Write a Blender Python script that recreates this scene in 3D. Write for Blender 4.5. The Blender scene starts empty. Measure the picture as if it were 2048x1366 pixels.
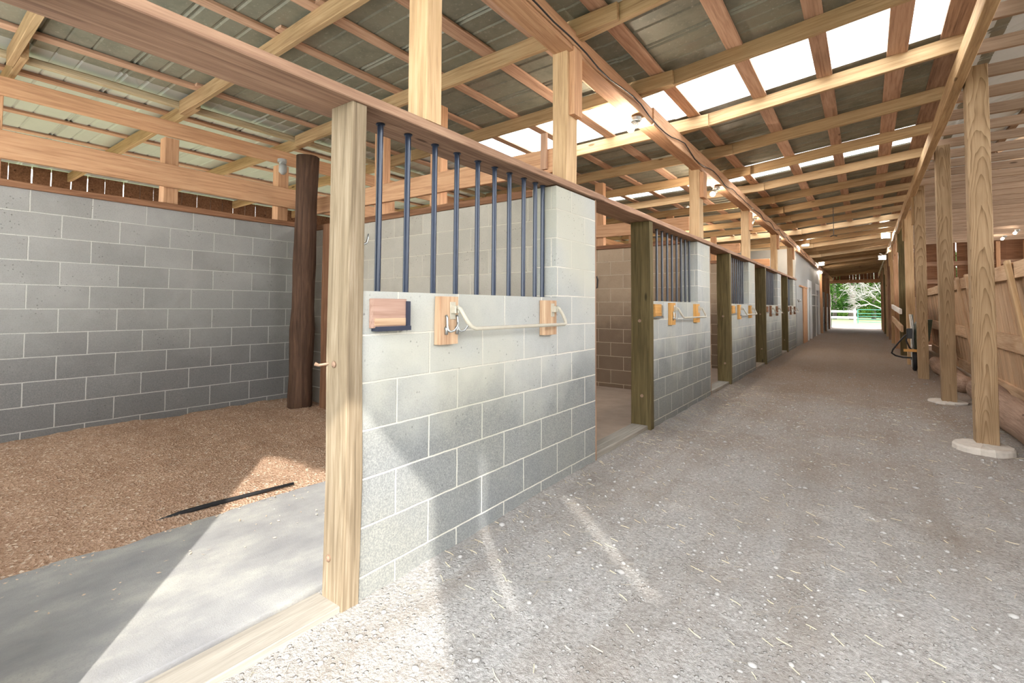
import bpy, bmesh, math, random
from mathutils import Vector, Matrix
random.seed(7)
SC = bpy.context.scene
COL = SC.collection
PI = math.pi
ORD = ["first", "second", "third", "fourth", "fifth", "sixth", "seventh", "eighth", "ninth", "tenth", "eleventh",
       "twelfth", "thirteenth", "fourteenth", "fifteenth", "sixteenth", "seventeenth", "eighteenth", "nineteenth",
       "twentieth"]
for _t in ("twenty", "thirty", "forty", "fifty"):
    if _t != "twenty":
        ORD.append({"thirty": "thirtieth", "forty": "fortieth", "fifty": "fiftieth"}[_t])
    for _k in ORD[:9]:
        ORD.append(_t + "-" + _k)

# ------------------------------------------------------------------ materials
MATS = {}


class NB:
    """small node-tree builder"""
    def __init__(self, name):
        self.m = bpy.data.materials.new(name)
        self.m.use_nodes = True
        self.nt = self.m.node_tree
        self.nt.nodes.clear()
        self.out = self.nt.nodes.new('ShaderNodeOutputMaterial')
        MATS[name] = self.m

    def n(self, typ, **kw):
        nd = self.nt.nodes.new(typ)
        for k, v in kw.items():
            if k.startswith('i_'):
                nd.inputs[k[2:].replace('_', ' ')].default_value = v
            else:
                setattr(nd, k, v)
        return nd

    def l(self, a, b):
        self.nt.links.new(a, b)

    def ramp(self, fac, stops):
        r = self.n('ShaderNodeValToRGB')
        e = r.color_ramp.elements
        while len(e) < len(stops):
            e.new(0.5)
        for el, (p, c) in zip(e, stops):
            el.position = p
            el.color = (*c, 1) if len(c) == 3 else c
        if fac is not None:
            self.l(fac, r.inputs[0])
        return r.outputs[0]

    def mix(self, a, b, fac, mode='MIX'):
        x = self.n('ShaderNodeMix', data_type='RGBA', blend_type=mode)
        for s, v in ((x.inputs[6], a), (x.inputs[7], b), (x.inputs[0], fac)):
            if hasattr(v, 'is_linked'):
                self.l(v, s)
            elif isinstance(v, (int, float)):
                s.default_value = v
            else:
                s.default_value = (*v, 1)
        return x.outputs[2]

    def math(self, op, a, b=0.0, clamp=False):
        x = self.n('ShaderNodeMath', operation=op, use_clamp=clamp)
        for s, v in ((x.inputs[0], a), (x.inputs[1], b)):
            if hasattr(v, 'is_linked'):
                self.l(v, s)
            else:
                s.default_value = v
        return x.outputs[0]

    def noise(self, vec, scale, detail=4, rough=0.55, dist=0.0):
        x = self.n('ShaderNodeTexNoise')
        x.inputs['Scale'].default_value = scale
        x.inputs['Detail'].default_value = detail
        x.inputs['Roughness'].default_value = rough
        x.inputs['Distortion'].default_value = dist
        self.l(vec, x.inputs['Vector'])
        return x.outputs[0]

    def voro(self, vec, scale, feature='F1', out=0, rnd=1.0):
        x = self.n('ShaderNodeTexVoronoi', feature=feature)
        x.inputs['Scale'].default_value = scale
        x.inputs['Randomness'].default_value = rnd
        self.l(vec, x.inputs['Vector'])
        return x.outputs[out]

    def mapping(self, vec, scale=(1, 1, 1), loc=(0, 0, 0)):
        x = self.n('ShaderNodeMapping')
        x.inputs['Scale'].default_value = scale
        x.inputs['Location'].default_value = loc
        self.l(vec, x.inputs['Vector'])
        return x.outputs[0]

    def bump(self, h, strength=0.3, dist=0.01, prev=None):
        x = self.n('ShaderNodeBump')
        x.inputs['Strength'].default_value = strength
        x.inputs['Distance'].default_value = dist
        self.l(h, x.inputs['Height'])
        if prev is not None:
            self.l(prev, x.inputs['Normal'])
        return x.outputs[0]

    def pbsdf(self, col, rough=0.8, normal=None, metal=0.0, spec=0.3):
        p = self.n('ShaderNodeBsdfPrincipled')
        if hasattr(col, 'is_linked'):
            self.l(col, p.inputs['Base Color'])
        else:
            p.inputs['Base Color'].default_value = (*col, 1)
        if hasattr(rough, 'is_linked'):
            self.l(rough, p.inputs['Roughness'])
        else:
            p.inputs['Roughness'].default_value = rough
        p.inputs['Metallic'].default_value = metal
        p.inputs['Specular IOR Level'].default_value = spec
        if normal is not None:
            self.l(normal, p.inputs['Normal'])
        self.l(p.outputs[0], self.out.inputs[0])
        return p


def wood(name, dark, mid, light, tint=0.25, knots=True, cathedral=0.0, rough=0.85, bump=0.35, stain=None):
    """grain runs along the object's own X"""
    b = NB(name)
    tc = b.n('ShaderNodeTexCoord')
    oi = b.n('ShaderNodeObjectInfo')
    off = b.n('ShaderNodeVectorMath', operation='SCALE')
    comb = b.n('ShaderNodeCombineXYZ')
    b.l(oi.outputs['Random'], comb.inputs[0])
    b.l(b.math('MULTIPLY', oi.outputs['Random'], 3.7), comb.inputs[1])
    b.l(b.math('MULTIPLY', oi.outputs['Random'], 7.3), comb.inputs[2])
    b.l(comb.outputs[0], off.inputs[0])
    off.inputs['Scale'].default_value = 11.0
    add = b.n('ShaderNodeVectorMath', operation='ADD')
    b.l(tc.outputs['Object'], add.inputs[0])
    b.l(off.outputs[0], add.inputs[1])
    v = add.outputs[0]
    g1 = b.noise(b.mapping(v, (1.2, 26, 26)), 1.6, 6, 0.6, 0.6)
    g2 = b.noise(b.mapping(v, (3.0, 90, 90)), 1.5, 3, 0.6)
    g = b.math('ADD', b.math('MULTIPLY', g1, 0.75), b.math('MULTIPLY', g2, 0.25))
    if cathedral > 0:
        so_ = b.n('ShaderNodeSeparateXYZ'); b.l(tc.outputs['Object'], so_.inputs[0])
        lx = b.math('ADD', b.math('MULTIPLY', so_.outputs[0], 0.035), b.math('MULTIPLY', oi.outputs['Random'], 0.05))
        nz = b.noise(b.mapping(v, (0.9, 3, 3)), 1.4, 3, 0.5)
        yy_ = b.math('ADD', b.math('SUBTRACT', so_.outputs[1], 0.085), lx)
        zz_ = b.math('ADD', b.math('MULTIPLY', so_.outputs[2], 0.85), b.math('MULTIPLY', b.math('SUBTRACT', b.noise(b.mapping(v, (0.7, 0.7, 0.7)), 1.3, 1, 0.5), 0.5), 0.09))
        rr_ = b.math('SQRT', b.math('ADD', b.math('MULTIPLY', yy_, yy_), b.math('MULTIPLY', zz_, zz_)))
        ph = b.math('ADD', b.math('MULTIPLY', rr_, 125.0), b.math('MULTIPLY', nz, 7.0))
        ringv = b.math('FRACT', ph)
        g = b.math('ADD', b.math('MULTIPLY', g, 1 - cathedral), b.math('MULTIPLY', b.math('SUBTRACT', 1.0, b.math('POWER', ringv, 2.0)), cathedral))
    c = b.ramp(g, [(0.28, dark), (0.5, mid), (0.72, light)])
    big = b.noise(b.mapping(v, (0.9, 4, 4)), 1.3, 3, 0.6)
    c = b.mix(c, dark, b.math('MULTIPLY', b.ramp(big, [(0.5, (0, 0, 0)), (0.78, (1, 1, 1))]), 0.55))
    hs = b.n('ShaderNodeHueSaturation')
    b.l(c, hs.inputs['Color'])
    b.l(b.math('ADD', b.math('MULTIPLY', oi.outputs['Random'], tint), 1.0 - tint / 2), hs.inputs['Value'])
    c = hs.outputs[0]
    if knots:
        vk = b.voro(b.mapping(v, (1.0, 3.2, 3.2)), 1.5)
        k = b.ramp(vk, [(0.05, (1, 1, 1)), (0.085, (0, 0, 0))])
        c = b.mix(c, tuple(x * 0.45 for x in dark), b.math('MULTIPLY', k, 0.8))
    if stain:
        s = b.ramp(b.noise(v, 2.2, 4, 0.6), [(0.45, (0, 0, 0)), (0.65, (1, 1, 1))])
        c = b.mix(c, stain, b.math('MULTIPLY', s, 0.6))
    b.pbsdf(c, rough, b.bump(g, bump, 0.006), spec=0.2)
    return b.m


wood('rafter_wood', (0.26, 0.155, 0.080), (0.46, 0.310, 0.165), (0.57, 0.410, 0.240))
wood('batten_wood', (0.27, 0.145, 0.095), (0.51, 0.320, 0.215), (0.63, 0.420, 0.300))
wood('beam_wood', (0.31, 0.155, 0.085), (0.54, 0.315, 0.180), (0.64, 0.410, 0.250))
wood('post_wood', (0.30, 0.190, 0.100), (0.52, 0.360, 0.205), (0.63, 0.465, 0.290))
wood('rail_wood', (0.15, 0.085, 0.058), (0.32, 0.195, 0.130), (0.47, 0.315, 0.210), knots=True)
wood('weathered_wood', (0.10, 0.074, 0.047), (0.225, 0.175, 0.115), (0.37, 0.305, 0.220), knots=True)
wood('jamb_wood', (0.045, 0.033, 0.012), (0.120, 0.092, 0.038), (0.190, 0.150, 0.068), knots=True, rough=0.55)
wood('treated_wood', (0.130, 0.080, 0.040), (0.275, 0.185, 0.105), (0.360, 0.255, 0.155), cathedral=0.27)
wood('joist_wood', (0.22, 0.145, 0.095), (0.36, 0.255, 0.180), (0.45, 0.335, 0.245))
wood('fence_wood', (0.38, 0.235, 0.140), (0.58, 0.405, 0.260), (0.68, 0.510, 0.350))
wood('block_wood', (0.28, 0.150, 0.085), (0.46, 0.315, 0.200), (0.56, 0.420, 0.290), knots=False)
wood('panel_wood', (0.26, 0.150, 0.110), (0.42, 0.275, 0.215), (0.52, 0.365, 0.300), knots=False)
wood('amber_wood', (0.36, 0.180, 0.050), (0.56, 0.300, 0.095), (0.66, 0.385, 0.145), knots=False)
wood('brown_wood', (0.10, 0.045, 0.025), (0.21, 0.105, 0.058), (0.32, 0.175, 0.100))
wood('log_wood', (0.032, 0.018, 0.012), (0.085, 0.048, 0.032), (0.150, 0.085, 0.055), knots=True, bump=0.8)
wood('bark_wood', (0.16, 0.10, 0.07), (0.30, 0.20, 0.145), (0.42, 0.30, 0.23), knots=True, bump=0.8)
wood('sill_wood', (0.20, 0.18, 0.155), (0.31, 0.285, 0.245), (0.42, 0.39, 0.34), knots=False)
wood('pole_wood', (0.33, 0.25, 0.15), (0.52, 0.42, 0.27), (0.62, 0.53, 0.37), knots=False)
wood('red_wood', (0.30, 0.085, 0.035), (0.46, 0.150, 0.070), (0.55, 0.205, 0.100))
wood('white_wood', (0.66, 0.64, 0.60), (0.78, 0.77, 0.74), (0.85, 0.84, 0.82), knots=False, tint=0.05)
wood('tree_bark', (0.05, 0.042, 0.035), (0.11, 0.095, 0.080), (0.18, 0.16, 0.14), knots=False)
wood('dead_wood', (0.12, 0.11, 0.095), (0.18, 0.17, 0.15), (0.24, 0.23, 0.21), knots=False)


def block(name, axis, u0, z0, lo, hi, mortar, dirt=None, dirt_z=None, pits=0.5, mort=0.0052, alt=None):
    """concrete blocks laid in running bond, 406 x 203 mm, on a wall that runs along world axis"""
    b = NB(name)
    tc = b.n('ShaderNodeTexCoord')
    sep = b.n('ShaderNodeSeparateXYZ')
    b.l(tc.outputs['Object'], sep.inputs[0])
    along = sep.outputs[0] if axis == 'X' else sep.outputs[1]
    other = sep.outputs[1] if axis == 'X' else sep.outputs[0]
    geo = b.n('ShaderNodeNewGeometry')
    sn = b.n('ShaderNodeSeparateXYZ')
    b.l(geo.outputs['True Normal'], sn.inputs[0])
    side = b.math('GREATER_THAN', b.math('ABSOLUTE', sn.outputs[0 if axis == 'X' else 1]), 0.7)
    mixu = b.n('ShaderNodeMix', data_type='FLOAT')
    b.l(side, mixu.inputs[0]); b.l(along, mixu.inputs[2]); b.l(other, mixu.inputs[3])
    comb = b.n('ShaderNodeCombineXYZ')
    wob = b.noise(tc.outputs['Object'], 9.0, 2, 0.5)
    wobv = b.math('MULTIPLY', b.math('SUBTRACT', wob, 0.5), 0.006)
    b.l(b.math('ADD', b.math('SUBTRACT', mixu.outputs[0], u0), wobv), comb.inputs[0])
    b.l(b.math('ADD', b.math('SUBTRACT', sep.outputs[2], z0), wobv), comb.inputs[1])
    br = b.n('ShaderNodeTexBrick', offset=0.5, offset_frequency=2)
    br.inputs['Scale'].default_value = 1.0
    br.inputs['Brick Width'].default_value = 0.4064
    br.inputs['Row Height'].default_value = 0.2032
    br.inputs['Mortar Size'].default_value = mort
    br.inputs['Mortar Smooth'].default_value = 0.35
    br.inputs['Bias'].default_value = 0.0
    br.inputs['Color1'].default_value = (*lo, 1)
    br.inputs['Color2'].default_value = (*hi, 1)
    br.inputs['Mortar'].default_value = (*mortar, 1)
    b.l(comb.outputs[0], br.inputs['Vector'])
    c = br.outputs['Color']
    fac = br.outputs['Fac']
    fine = b.noise(tc.outputs['Object'], 130, 4, 0.7)
    cloud = b.noise(tc.outputs['Object'], 2.6, 5, 0.65)
    c = b.mix(c, tuple(x * 0.62 for x in lo), b.math('MULTIPLY', b.ramp(fine, [(0.50, (0, 0, 0)), (0.72, (1, 1, 1))]), 0.5))
    c = b.mix(c, tuple(min(1, x * 1.25) for x in hi), b.math('MULTIPLY', b.ramp(cloud, [(0.45, (0, 0, 0)), (0.75, (1, 1, 1))]), 0.45))
    if alt:
        c = b.mix(c, alt, b.math('MULTIPLY', b.ramp(b.noise(tc.outputs['Object'], 1.3, 3, 0.5), [(0.38, (0, 0, 0)), (0.6, (1, 1, 1))]), 0.75))
    inv = b.math('SUBTRACT', 1.0, fac)
    if dirt:
        e = b.math('ADD', sep.outputs[2], b.math('MULTIPLY', b.math('SUBTRACT', b.noise(tc.outputs['Object'], 1.7, 4, 0.6), 0.5), 0.9))
        rng = b.n('ShaderNodeMapRange')
        b.l(e, rng.inputs[0])
        rng.inputs[1].default_value = dirt_z[1]; rng.inputs[2].default_value = dirt_z[0]
        rng.inputs[3].default_value = 0.0; rng.inputs[4].default_value = 0.8
        speck = b.math('MULTIPLY', b.ramp(b.noise(tc.outputs['Object'], 150, 3, 0.7), [(0.35, (0.55,) * 3), (0.6, (1, 1, 1))]), rng.outputs[0])
        c = b.mix(c, dirt, b.math('MULTIPLY', speck, b.math('ADD', b.math('MULTIPLY', inv, 0.9), 0.1)))
    pv = b.voro(tc.outputs['Object'], 34)
    pm = b.math('MULTIPLY', b.ramp(pv, [(0.10, (1, 1, 1)), (0.2, (0, 0, 0))]),
                b.ramp(b.noise(tc.outputs['Object'], 5, 2, 0.6), [(0.52, (0, 0, 0)), (0.62, (1, 1, 1))]))
    c = b.mix(c, tuple(x * 0.35 for x in lo), b.math('MULTIPLY', pm, pits))
    n1 = b.bump(b.math('SUBTRACT', b.math('MULTIPLY', fine, 0.6), pm), 0.5, 0.004)
    n2 = b.bump(inv, 0.6, 0.006, n1)
    b.pbsdf(c, 0.9, n2, spec=0.15)
    return b.m


block('front_block', 'Y', 1.6841, -0.1094, (0.35, 0.365, 0.352), (0.43, 0.442, 0.42), (0.66, 0.64, 0.57),
      dirt=(0.125, 0.133, 0.142), dirt_z=(0.55, 0.95), alt=(0.435, 0.43, 0.355))
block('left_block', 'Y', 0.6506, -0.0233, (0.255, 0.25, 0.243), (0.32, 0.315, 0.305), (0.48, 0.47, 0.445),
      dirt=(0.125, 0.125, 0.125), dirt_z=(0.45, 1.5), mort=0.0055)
block('partition_block', 'X', 0.05, -0.1094, (0.36, 0.335, 0.29), (0.46, 0.435, 0.38), (0.55, 0.52, 0.44),
      dirt=(0.16, 0.13, 0.11), dirt_z=(0.7, 1.5))
block('stall_back_block', 'X', 0.15, -0.1094, (0.29, 0.215, 0.15), (0.40, 0.31, 0.22), (0.48, 0.40, 0.30),  # lamp warmth inside the farther stalls is put into this block colour
      dirt=(0.115, 0.075, 0.05), dirt_z=(0.9, 1.45))

# metal roofing
b = NB('roof_metal')
tc = b.n('ShaderNodeTexCoord')
rust = b.noise(tc.outputs['Object'], 3.0, 6, 0.7)
spots = b.noise(tc.outputs['Object'], 38, 3, 0.7)
c = b.ramp(rust, [(0.35, (0.185, 0.185, 0.145)), (0.55, (0.260, 0.252, 0.195)), (0.75, (0.235, 0.200, 0.155))])
c = b.mix(c, (0.46, 0.42, 0.34), b.math('MULTIPLY', b.ramp(spots, [(0.60, (0, 0, 0)), (0.70, (1, 1, 1))]), 0.55))
b.pbsdf(c, 0.55, b.bump(spots, 0.15, 0.004), metal=0.25, spec=0.4)
b = NB('galvanised_metal')
tc = b.n('ShaderNodeTexCoord')
sp = b.voro(tc.outputs['Object'], 24, out=1)
c = b.mix((0.42, 0.44, 0.42), (0.52, 0.53, 0.50), b.noise(tc.outputs['Object'], 5, 4, 0.6))
b.pbsdf(c, 0.45, None, metal=0.35, spec=0.5)
b = NB('skylight_sheet')
tc = b.n('ShaderNodeTexCoord')
st = b.noise(b.mapping(tc.outputs['Object'], (0.6, 22, 1)), 2, 3, 0.6)
c = b.ramp(st, [(0.3, (0.72, 0.73, 0.72)), (0.6, (0.92, 0.93, 0.93))])
tr = b.n('ShaderNodeBsdfTranslucent'); b.l(c, tr.inputs[0])
df = b.n('ShaderNodeBsdfDiffuse'); df.inputs[0].default_value = (0.8, 0.8, 0.78, 1)
mx = b.n('ShaderNodeMixShader'); mx.inputs[0].default_value = 0.25
b.l(tr.outputs[0], mx.inputs[1]); b.l(df.outputs[0], mx.inputs[2]); b.l(mx.outputs[0], b.out.inputs[0])

# ground, gravel, shavings
b = NB('gravel_ground')
tc = b.n('ShaderNodeTexCoord')
o = tc.outputs['Object']
pe = b.voro(o, 42); pe2 = b.voro(o, 95)
pc = b.voro(o, 42, out=1)
big = b.noise(o, 0.8, 5, 0.6)
trk = b.noise(b.mapping(o, (2.6, 0.16, 1)), 1.2, 4, 0.6)
fine = b.noise(o, 210, 3, 0.7)
c = b.ramp(b.noise(o, 60, 4, 0.7), [(0.3, (0.27, 0.262, 0.250)), (0.5, (0.44, 0.431, 0.415)), (0.72, (0.62, 0.61, 0.595))])
c = b.mix(c, (0.36, 0.31, 0.26), b.math('MULTIPLY', b.ramp(big, [(0.42, (0, 0, 0)), (0.68, (1, 1, 1))]), 0.45))
c = b.mix(c, (0.30, 0.255, 0.215), b.math('MULTIPLY', b.ramp(trk, [(0.46, (0, 0, 0)), (0.64, (1, 1, 1))]), 0.4))
c = b.mix(c, (0.17, 0.135, 0.105), b.math('MULTIPLY', b.ramp(b.noise(o, 5.5, 6, 0.75), [(0.55, (0, 0, 0)), (0.72, (1, 1, 1))]), 0.4))
sp = b.n('ShaderNodeSeparateXYZ'); b.l(o, sp.inputs[0])
far = b.n('ShaderNodeMapRange'); b.l(b.math('ADD', sp.outputs[1], b.math('MULTIPLY', b.math('SUBTRACT', big, 0.5), 5.0)), far.inputs[0])
far.inputs[1].default_value = 3.5; far.inputs[2].default_value = 9.5; far.inputs[3].default_value = 0; far.inputs[4].default_value = 0.75
c = b.mix(c, (0.255, 0.18, 0.128), far.outputs[0])  # fade of the daylight along the aisle is put into the floor colour
sepc = b.n('ShaderNodeSeparateColor'); b.l(pc, sepc.inputs[0])
stone = b.math('MULTIPLY', b.ramp(pe, [(0.22, (1, 1, 1)), (0.34, (0, 0, 0))]), b.math('GREATER_THAN', sepc.outputs[0], 0.62))
c = b.mix(c, b.mix((0.44, 0.43, 0.42), (0.62, 0.61, 0.59), sepc.outputs[1]), b.math('MULTIPLY', stone, 0.8))
h = b.math('ADD', b.math('MULTIPLY', stone, 1.0), b.math('ADD', b.math('MULTIPLY', fine, 0.35), b.math('MULTIPLY', b.noise(o, 55, 4, 0.7), 1.2)))
b.pbsdf(c, 0.95, b.bump(h, 0.95, 0.018), spec=0.1)

b = NB('shavings')
tc = b.n('ShaderNodeTexCoord'); o = tc.outputs['Object']
ch = b.voro(o, 75, out=1); chd = b.voro(o, 75)
sc_ = b.n('ShaderNodeSeparateColor'); b.l(ch, sc_.inputs[0])
c = b.ramp(sc_.outputs[0], [(0.0, (0.36, 0.225, 0.150)), (0.5, (0.46, 0.305, 0.212)), (0.93, (0.54, 0.375, 0.270)), (1.0, (0.72, 0.60, 0.49))])
c = b.mix(c, (0.31, 0.185, 0.120), b.math('MULTIPLY', b.ramp(b.noise(o, 3, 5, 0.7), [(0.45, (0, 0, 0)), (0.7, (1, 1, 1))]), 0.5))
b.pbsdf(c, 0.95, b.bump(b.math('ADD', chd, b.noise(o, 160, 2, 0.7)), 0.9, 0.012), spec=0.1)

b = NB('rubber')
tc = b.n('ShaderNodeTexCoord'); o = tc.outputs['Object']
dust = b.noise(b.mapping(o, (1.4, 0.8, 1)), 2.0, 6, 0.65)
c = b.ramp(dust, [(0.32, (0.21, 0.21, 0.22)), (0.5, (0.29, 0.29, 0.29)), (0.68, (0.42, 0.415, 0.385))])
c = b.mix(c, (0.24, 0.24, 0.25), b.math('MULTIPLY', b.ramp(b.noise(o, 120, 3, 0.7), [(0.5, (0, 0, 0)), (0.7, (1, 1, 1))]), 0.45))
b.pbsdf(c, 0.8, b.bump(b.noise(o, 180, 3, 0.7), 0.5, 0.004), spec=0.25)


def plain(name, col, rough=0.5, metal=0.0, spec=0.4, var=0.15, scale=30, bump=0.1):
    b = NB(name)
    tc = b.n('ShaderNodeTexCoord')
    nz = b.noise(tc.outputs['Object'], scale, 4, 0.6)
    c = b.mix(tuple(x * (1 - var) for x in col), tuple(min(1, x * (1 + var)) for x in col), nz)
    b.pbsdf(c, rough, b.bump(nz, bump, 0.003), metal, spec)
    return b.m


plain('blue_paint', (0.011, 0.022, 0.048), 0.30, 0.1, 0.5)
plain('dark_grey_paint', (0.045, 0.052, 0.065), 0.35, 0.2, 0.6)
plain('navy_trim', (0.030, 0.038, 0.065), 0.35, 0.2, 0.5)
plain('ivory_paint', (0.44, 0.415, 0.34), 0.4, 0.0, 0.5)
plain('white_paint', (0.76, 0.76, 0.74), 0.5)
plain('steel', (0.36, 0.38, 0.38), 0.35, 0.8, 0.5)
plain('rusty_steel', (0.30, 0.20, 0.14), 0.6, 0.5, 0.4)
plain('concrete', (0.50, 0.46, 0.41), 0.9, 0, 0.1, 0.25, 18, 0.5)
plain('grey_panel', (0.34, 0.345, 0.33), 0.7, 0, 0.2, 0.1, 4)
plain('black_rubber', (0.018, 0.018, 0.020), 0.6, 0, 0.3)
plain('black_plastic', (0.022, 0.022, 0.025), 0.45)
plain('green_plastic', (0.030, 0.045, 0.030), 0.5)
plain('cable_black', (0.02, 0.02, 0.02), 0.6)
plain('grey_box', (0.36, 0.37, 0.36), 0.5)
plain('green_paint', (0.015, 0.115, 0.075), 0.45)
plain('grass', (0.10, 0.115, 0.055), 0.95, 0, 0.1, 0.35, 2.5, 0.3)
plain('arena_dirt', (0.24, 0.175, 0.125), 0.95, 0, 0.1, 0.25, 6, 0.4)
plain('stall_dirt', (0.33, 0.26, 0.205), 0.95, 0, 0.1, 0.25, 6, 0.4)
plain('stone', (0.36, 0.35, 0.335), 0.85, 0, 0.2, 0.35, 2.0, 0.3)
plain('straw', (0.60, 0.53, 0.38), 0.9, 0, 0.1, 0.25, 1.5, 0.0)
plain('wood_curl', (0.60, 0.46, 0.35), 0.9, 0, 0.1, 0.25, 1.5, 0.0)
plain('twig', (0.20, 0.16, 0.12), 0.9, 0, 0.1)
plain('tool_dark', (0.03, 0.03, 0.033), 0.5)
b = NB('jar_glass')
gl = b.n('ShaderNodeBsdfGlass'); gl.inputs['Roughness'].default_value = 0.15; gl.inputs['IOR'].default_value = 1.2
b.l(gl.outputs[0], b.out.inputs[0])


def emit(name, col, strength):
    b = NB(name)
    e = b.n('ShaderNodeEmission'); e.inputs[0].default_value = (*col, 1); e.inputs[1].default_value = strength
    b.l(e.outputs[0], b.out.inputs[0])


LAMP = 0.8
emit('bulb_glow', (1.0, 0.84, 0.68), 900 * LAMP)
emit('dim_glow', (1.0, 0.86, 0.72), 120)
emit('flood_glow', (1.0, 0.86, 0.70), 260 * LAMP)


def leaf(name, c1, c2):
    b = NB(name)
    oi = b.n('ShaderNodeTexCoord')
    nz = b.noise(oi.outputs['Object'], 1.3, 3, 0.6)
    c = b.ramp(nz, [(0.35, c1), (0.65, c2)])
    d = b.n('ShaderNodeBsdfDiffuse'); b.l(c, d.inputs[0])
    t = b.n('ShaderNodeBsdfTranslucent'); b.l(c, t.inputs[0])
    m = b.n('ShaderNodeMixShader'); m.inputs[0].default_value = 0.35
    b.l(d.outputs[0], m.inputs[1]); b.l(t.outputs[0], m.inputs[2]); b.l(m.outputs[0], b.out.inputs[0])


leaf('leaf_dark', (0.010, 0.030, 0.006), (0.028, 0.065, 0.012))
leaf('leaf_light', (0.028, 0.070, 0.010), (0.085, 0.135, 0.025))


# ------------------------------------------------------------------ geometry helpers
def link(name, bm, mat, parent=None, loc=(0, 0, 0), rot=None, smooth=False):
    me = bpy.data.meshes.new(name)
    bmesh.ops.recalc_face_normals(bm, faces=bm.faces)
    bm.to_mesh(me); bm.free()
    if smooth:
        for p in me.polygons:
            p.use_smooth = True
    o = bpy.data.objects.new(name, me)
    me.materials.append(MATS[mat] if isinstance(mat, str) else mat)
    o.location = loc
    if rot is not None:
        o.rotation_mode = 'QUATERNION'; o.rotation_quaternion = rot
    COL.objects.link(o)
    if parent is not None:
        o.parent = parent
    return o


def tag(o, label=None, cat=None, group=None, kind=None):
    if label: o['label'] = label
    if cat: o['category'] = cat
    if group: o['group'] = group
    if kind: o['kind'] = kind
    return o


def empty(name, loc, label, cat, group=None):
    o = bpy.data.objects.new(name, None)
    o.empty_display_size = 0.1
    o.location = loc
    COL.objects.link(o)
    return tag(o, label, cat, group)


def box(bm, x0, x1, y0, y1, z0, z1, bev=0.0):
    vs = [bm.verts.new((x, y, z)) for x in (x0, x1) for y in (y0, y1) for z in (z0, z1)]
    fs = [bm.faces.new([vs[i] for i in q]) for q in ((0, 1, 3, 2), (4, 6, 7, 5), (0, 4, 5, 1), (2, 3, 7, 6), (0, 2, 6, 4), (1, 5, 7, 3))]
    if bev > 0:
        es = list({e for f in fs for e in f.edges})
        bmesh.ops.bevel(bm, geom=es, offset=bev, segments=1, affect='EDGES')
    return vs


def tube(bm, pts, r, seg=10, cap=True):
    """tube through pts; r a number or one per point"""
    pts = [Vector(p) for p in pts]
    rs = r if isinstance(r, (list, tuple)) else [r] * len(pts)
    rings = []
    up = None
    for i, p in enumerate(pts):
        if i == 0: t = pts[1] - pts[0]
        elif i == len(pts) - 1: t = pts[-1] - pts[-2]
        else: t = (pts[i + 1] - p).normalized() + (p - pts[i - 1]).normalized()
        t.normalize()
        if up is None:
            a = Vector((0, 0, 1)) if abs(t.z) < 0.9 else Vector((1, 0, 0))
            up = (a - t * a.dot(t)).normalized()
        else:
            up = (up - t * up.dot(t)).normalized()
        s = t.cross(up)
        rings.append([bm.verts.new(p + (up * math.cos(k * 2 * PI / seg) + s * math.sin(k * 2 * PI / seg)) * rs[i]) for k in range(seg)])
    for a, c in zip(rings, rings[1:]):
        for k in range(seg):
            bm.faces.new((a[k], a[(k + 1) % seg], c[(k + 1) % seg], c[k]))
    if cap:
        bm.faces.new(list(reversed(rings[0]))); bm.faces.new(rings[-1])
    return rings


def timber_bm(L, w, h, jit=0.002, bev=0.004, nseg=None):
    """length along local X from 0, width along Y centred, height along Z centred"""
    bm = bmesh.new()
    n = nseg or max(2, min(24, int(L / 0.45)))
    rings = []
    jy = [0.0, 0.0, 0.0, 0.0]
    b_ = min(bev, w * 0.2, h * 0.2)
    prof = [(-w / 2 + b_, -h / 2), (w / 2 - b_, -h / 2), (w / 2, -h / 2 + b_), (w / 2, h / 2 - b_), (w / 2 - b_, h / 2), (-w / 2 + b_, h / 2), (-w / 2, h / 2 - b_), (-w / 2, -h / 2 + b_)]
    for i in range(n + 1):
        dy0, dy1, dz0, dz1 = [random.uniform(-jit, jit) for _ in range(4)]
        ring = []
        for (y, z) in prof:
            ring.append(bm.verts.new((L * i / n, y + (dy0 if y < 0 else dy1), z + (dz0 if z < 0 else dz1))))
        rings.append(ring)
    m = len(prof)
    for a, c in zip(rings, rings[1:]):
        for k in range(m):
            bm.faces.new((a[k], a[(k + 1) % m], c[(k + 1) % m], c[k]))
    bm.faces.new(list(reversed(rings[0]))); bm.faces.new(rings[-1])
    return bm


def frame_quat(d, side=None):
    x = Vector(d).normalized()
    z = Vector((0, 0, 1)) if abs(x.z) < 0.9 else Vector(side or (1, 0, 0))
    z = (z - x * z.dot(x)).normalized()
    y = z.cross(x)
    return Matrix((x, y, z)).transposed().to_quaternion()


def timber(name, p0, p1, w, h, mat, label=None, cat=None, group=None, parent=None, jit=0.002, bev=0.004, kind=None, side=None):
    """straight timber from p0 to p1 (centre line). For an upright one, h runs along world X and w along Y"""
    p0 = Vector(p0); p1 = Vector(p1)
    d = p1 - p0
    bm = timber_bm(d.length, w, h, jit, bev)
    o = link(name, bm, mat, parent, p0, frame_quat(d, side))
    return tag(o, label, cat, group, kind)


def upright(name, x0, x1, y0, y1, z0, z1, mat, label=None, cat=None, group=None, parent=None, jit=0.002, kind=None, bev=0.004):
    return timber(name, ((x0 + x1) / 2, (y0 + y1) / 2, z0), ((x0 + x1) / 2, (y0 + y1) / 2, z1), y1 - y0, x1 - x0, mat, label, cat, group, parent, jit, bev, kind)


def struct(name, bm, mat, parent=None, label=None):
    o = link(name, bm, mat, parent)
    if parent is None:
        o['kind'] = 'structure'
    if label: o['label'] = label
    return o


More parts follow.
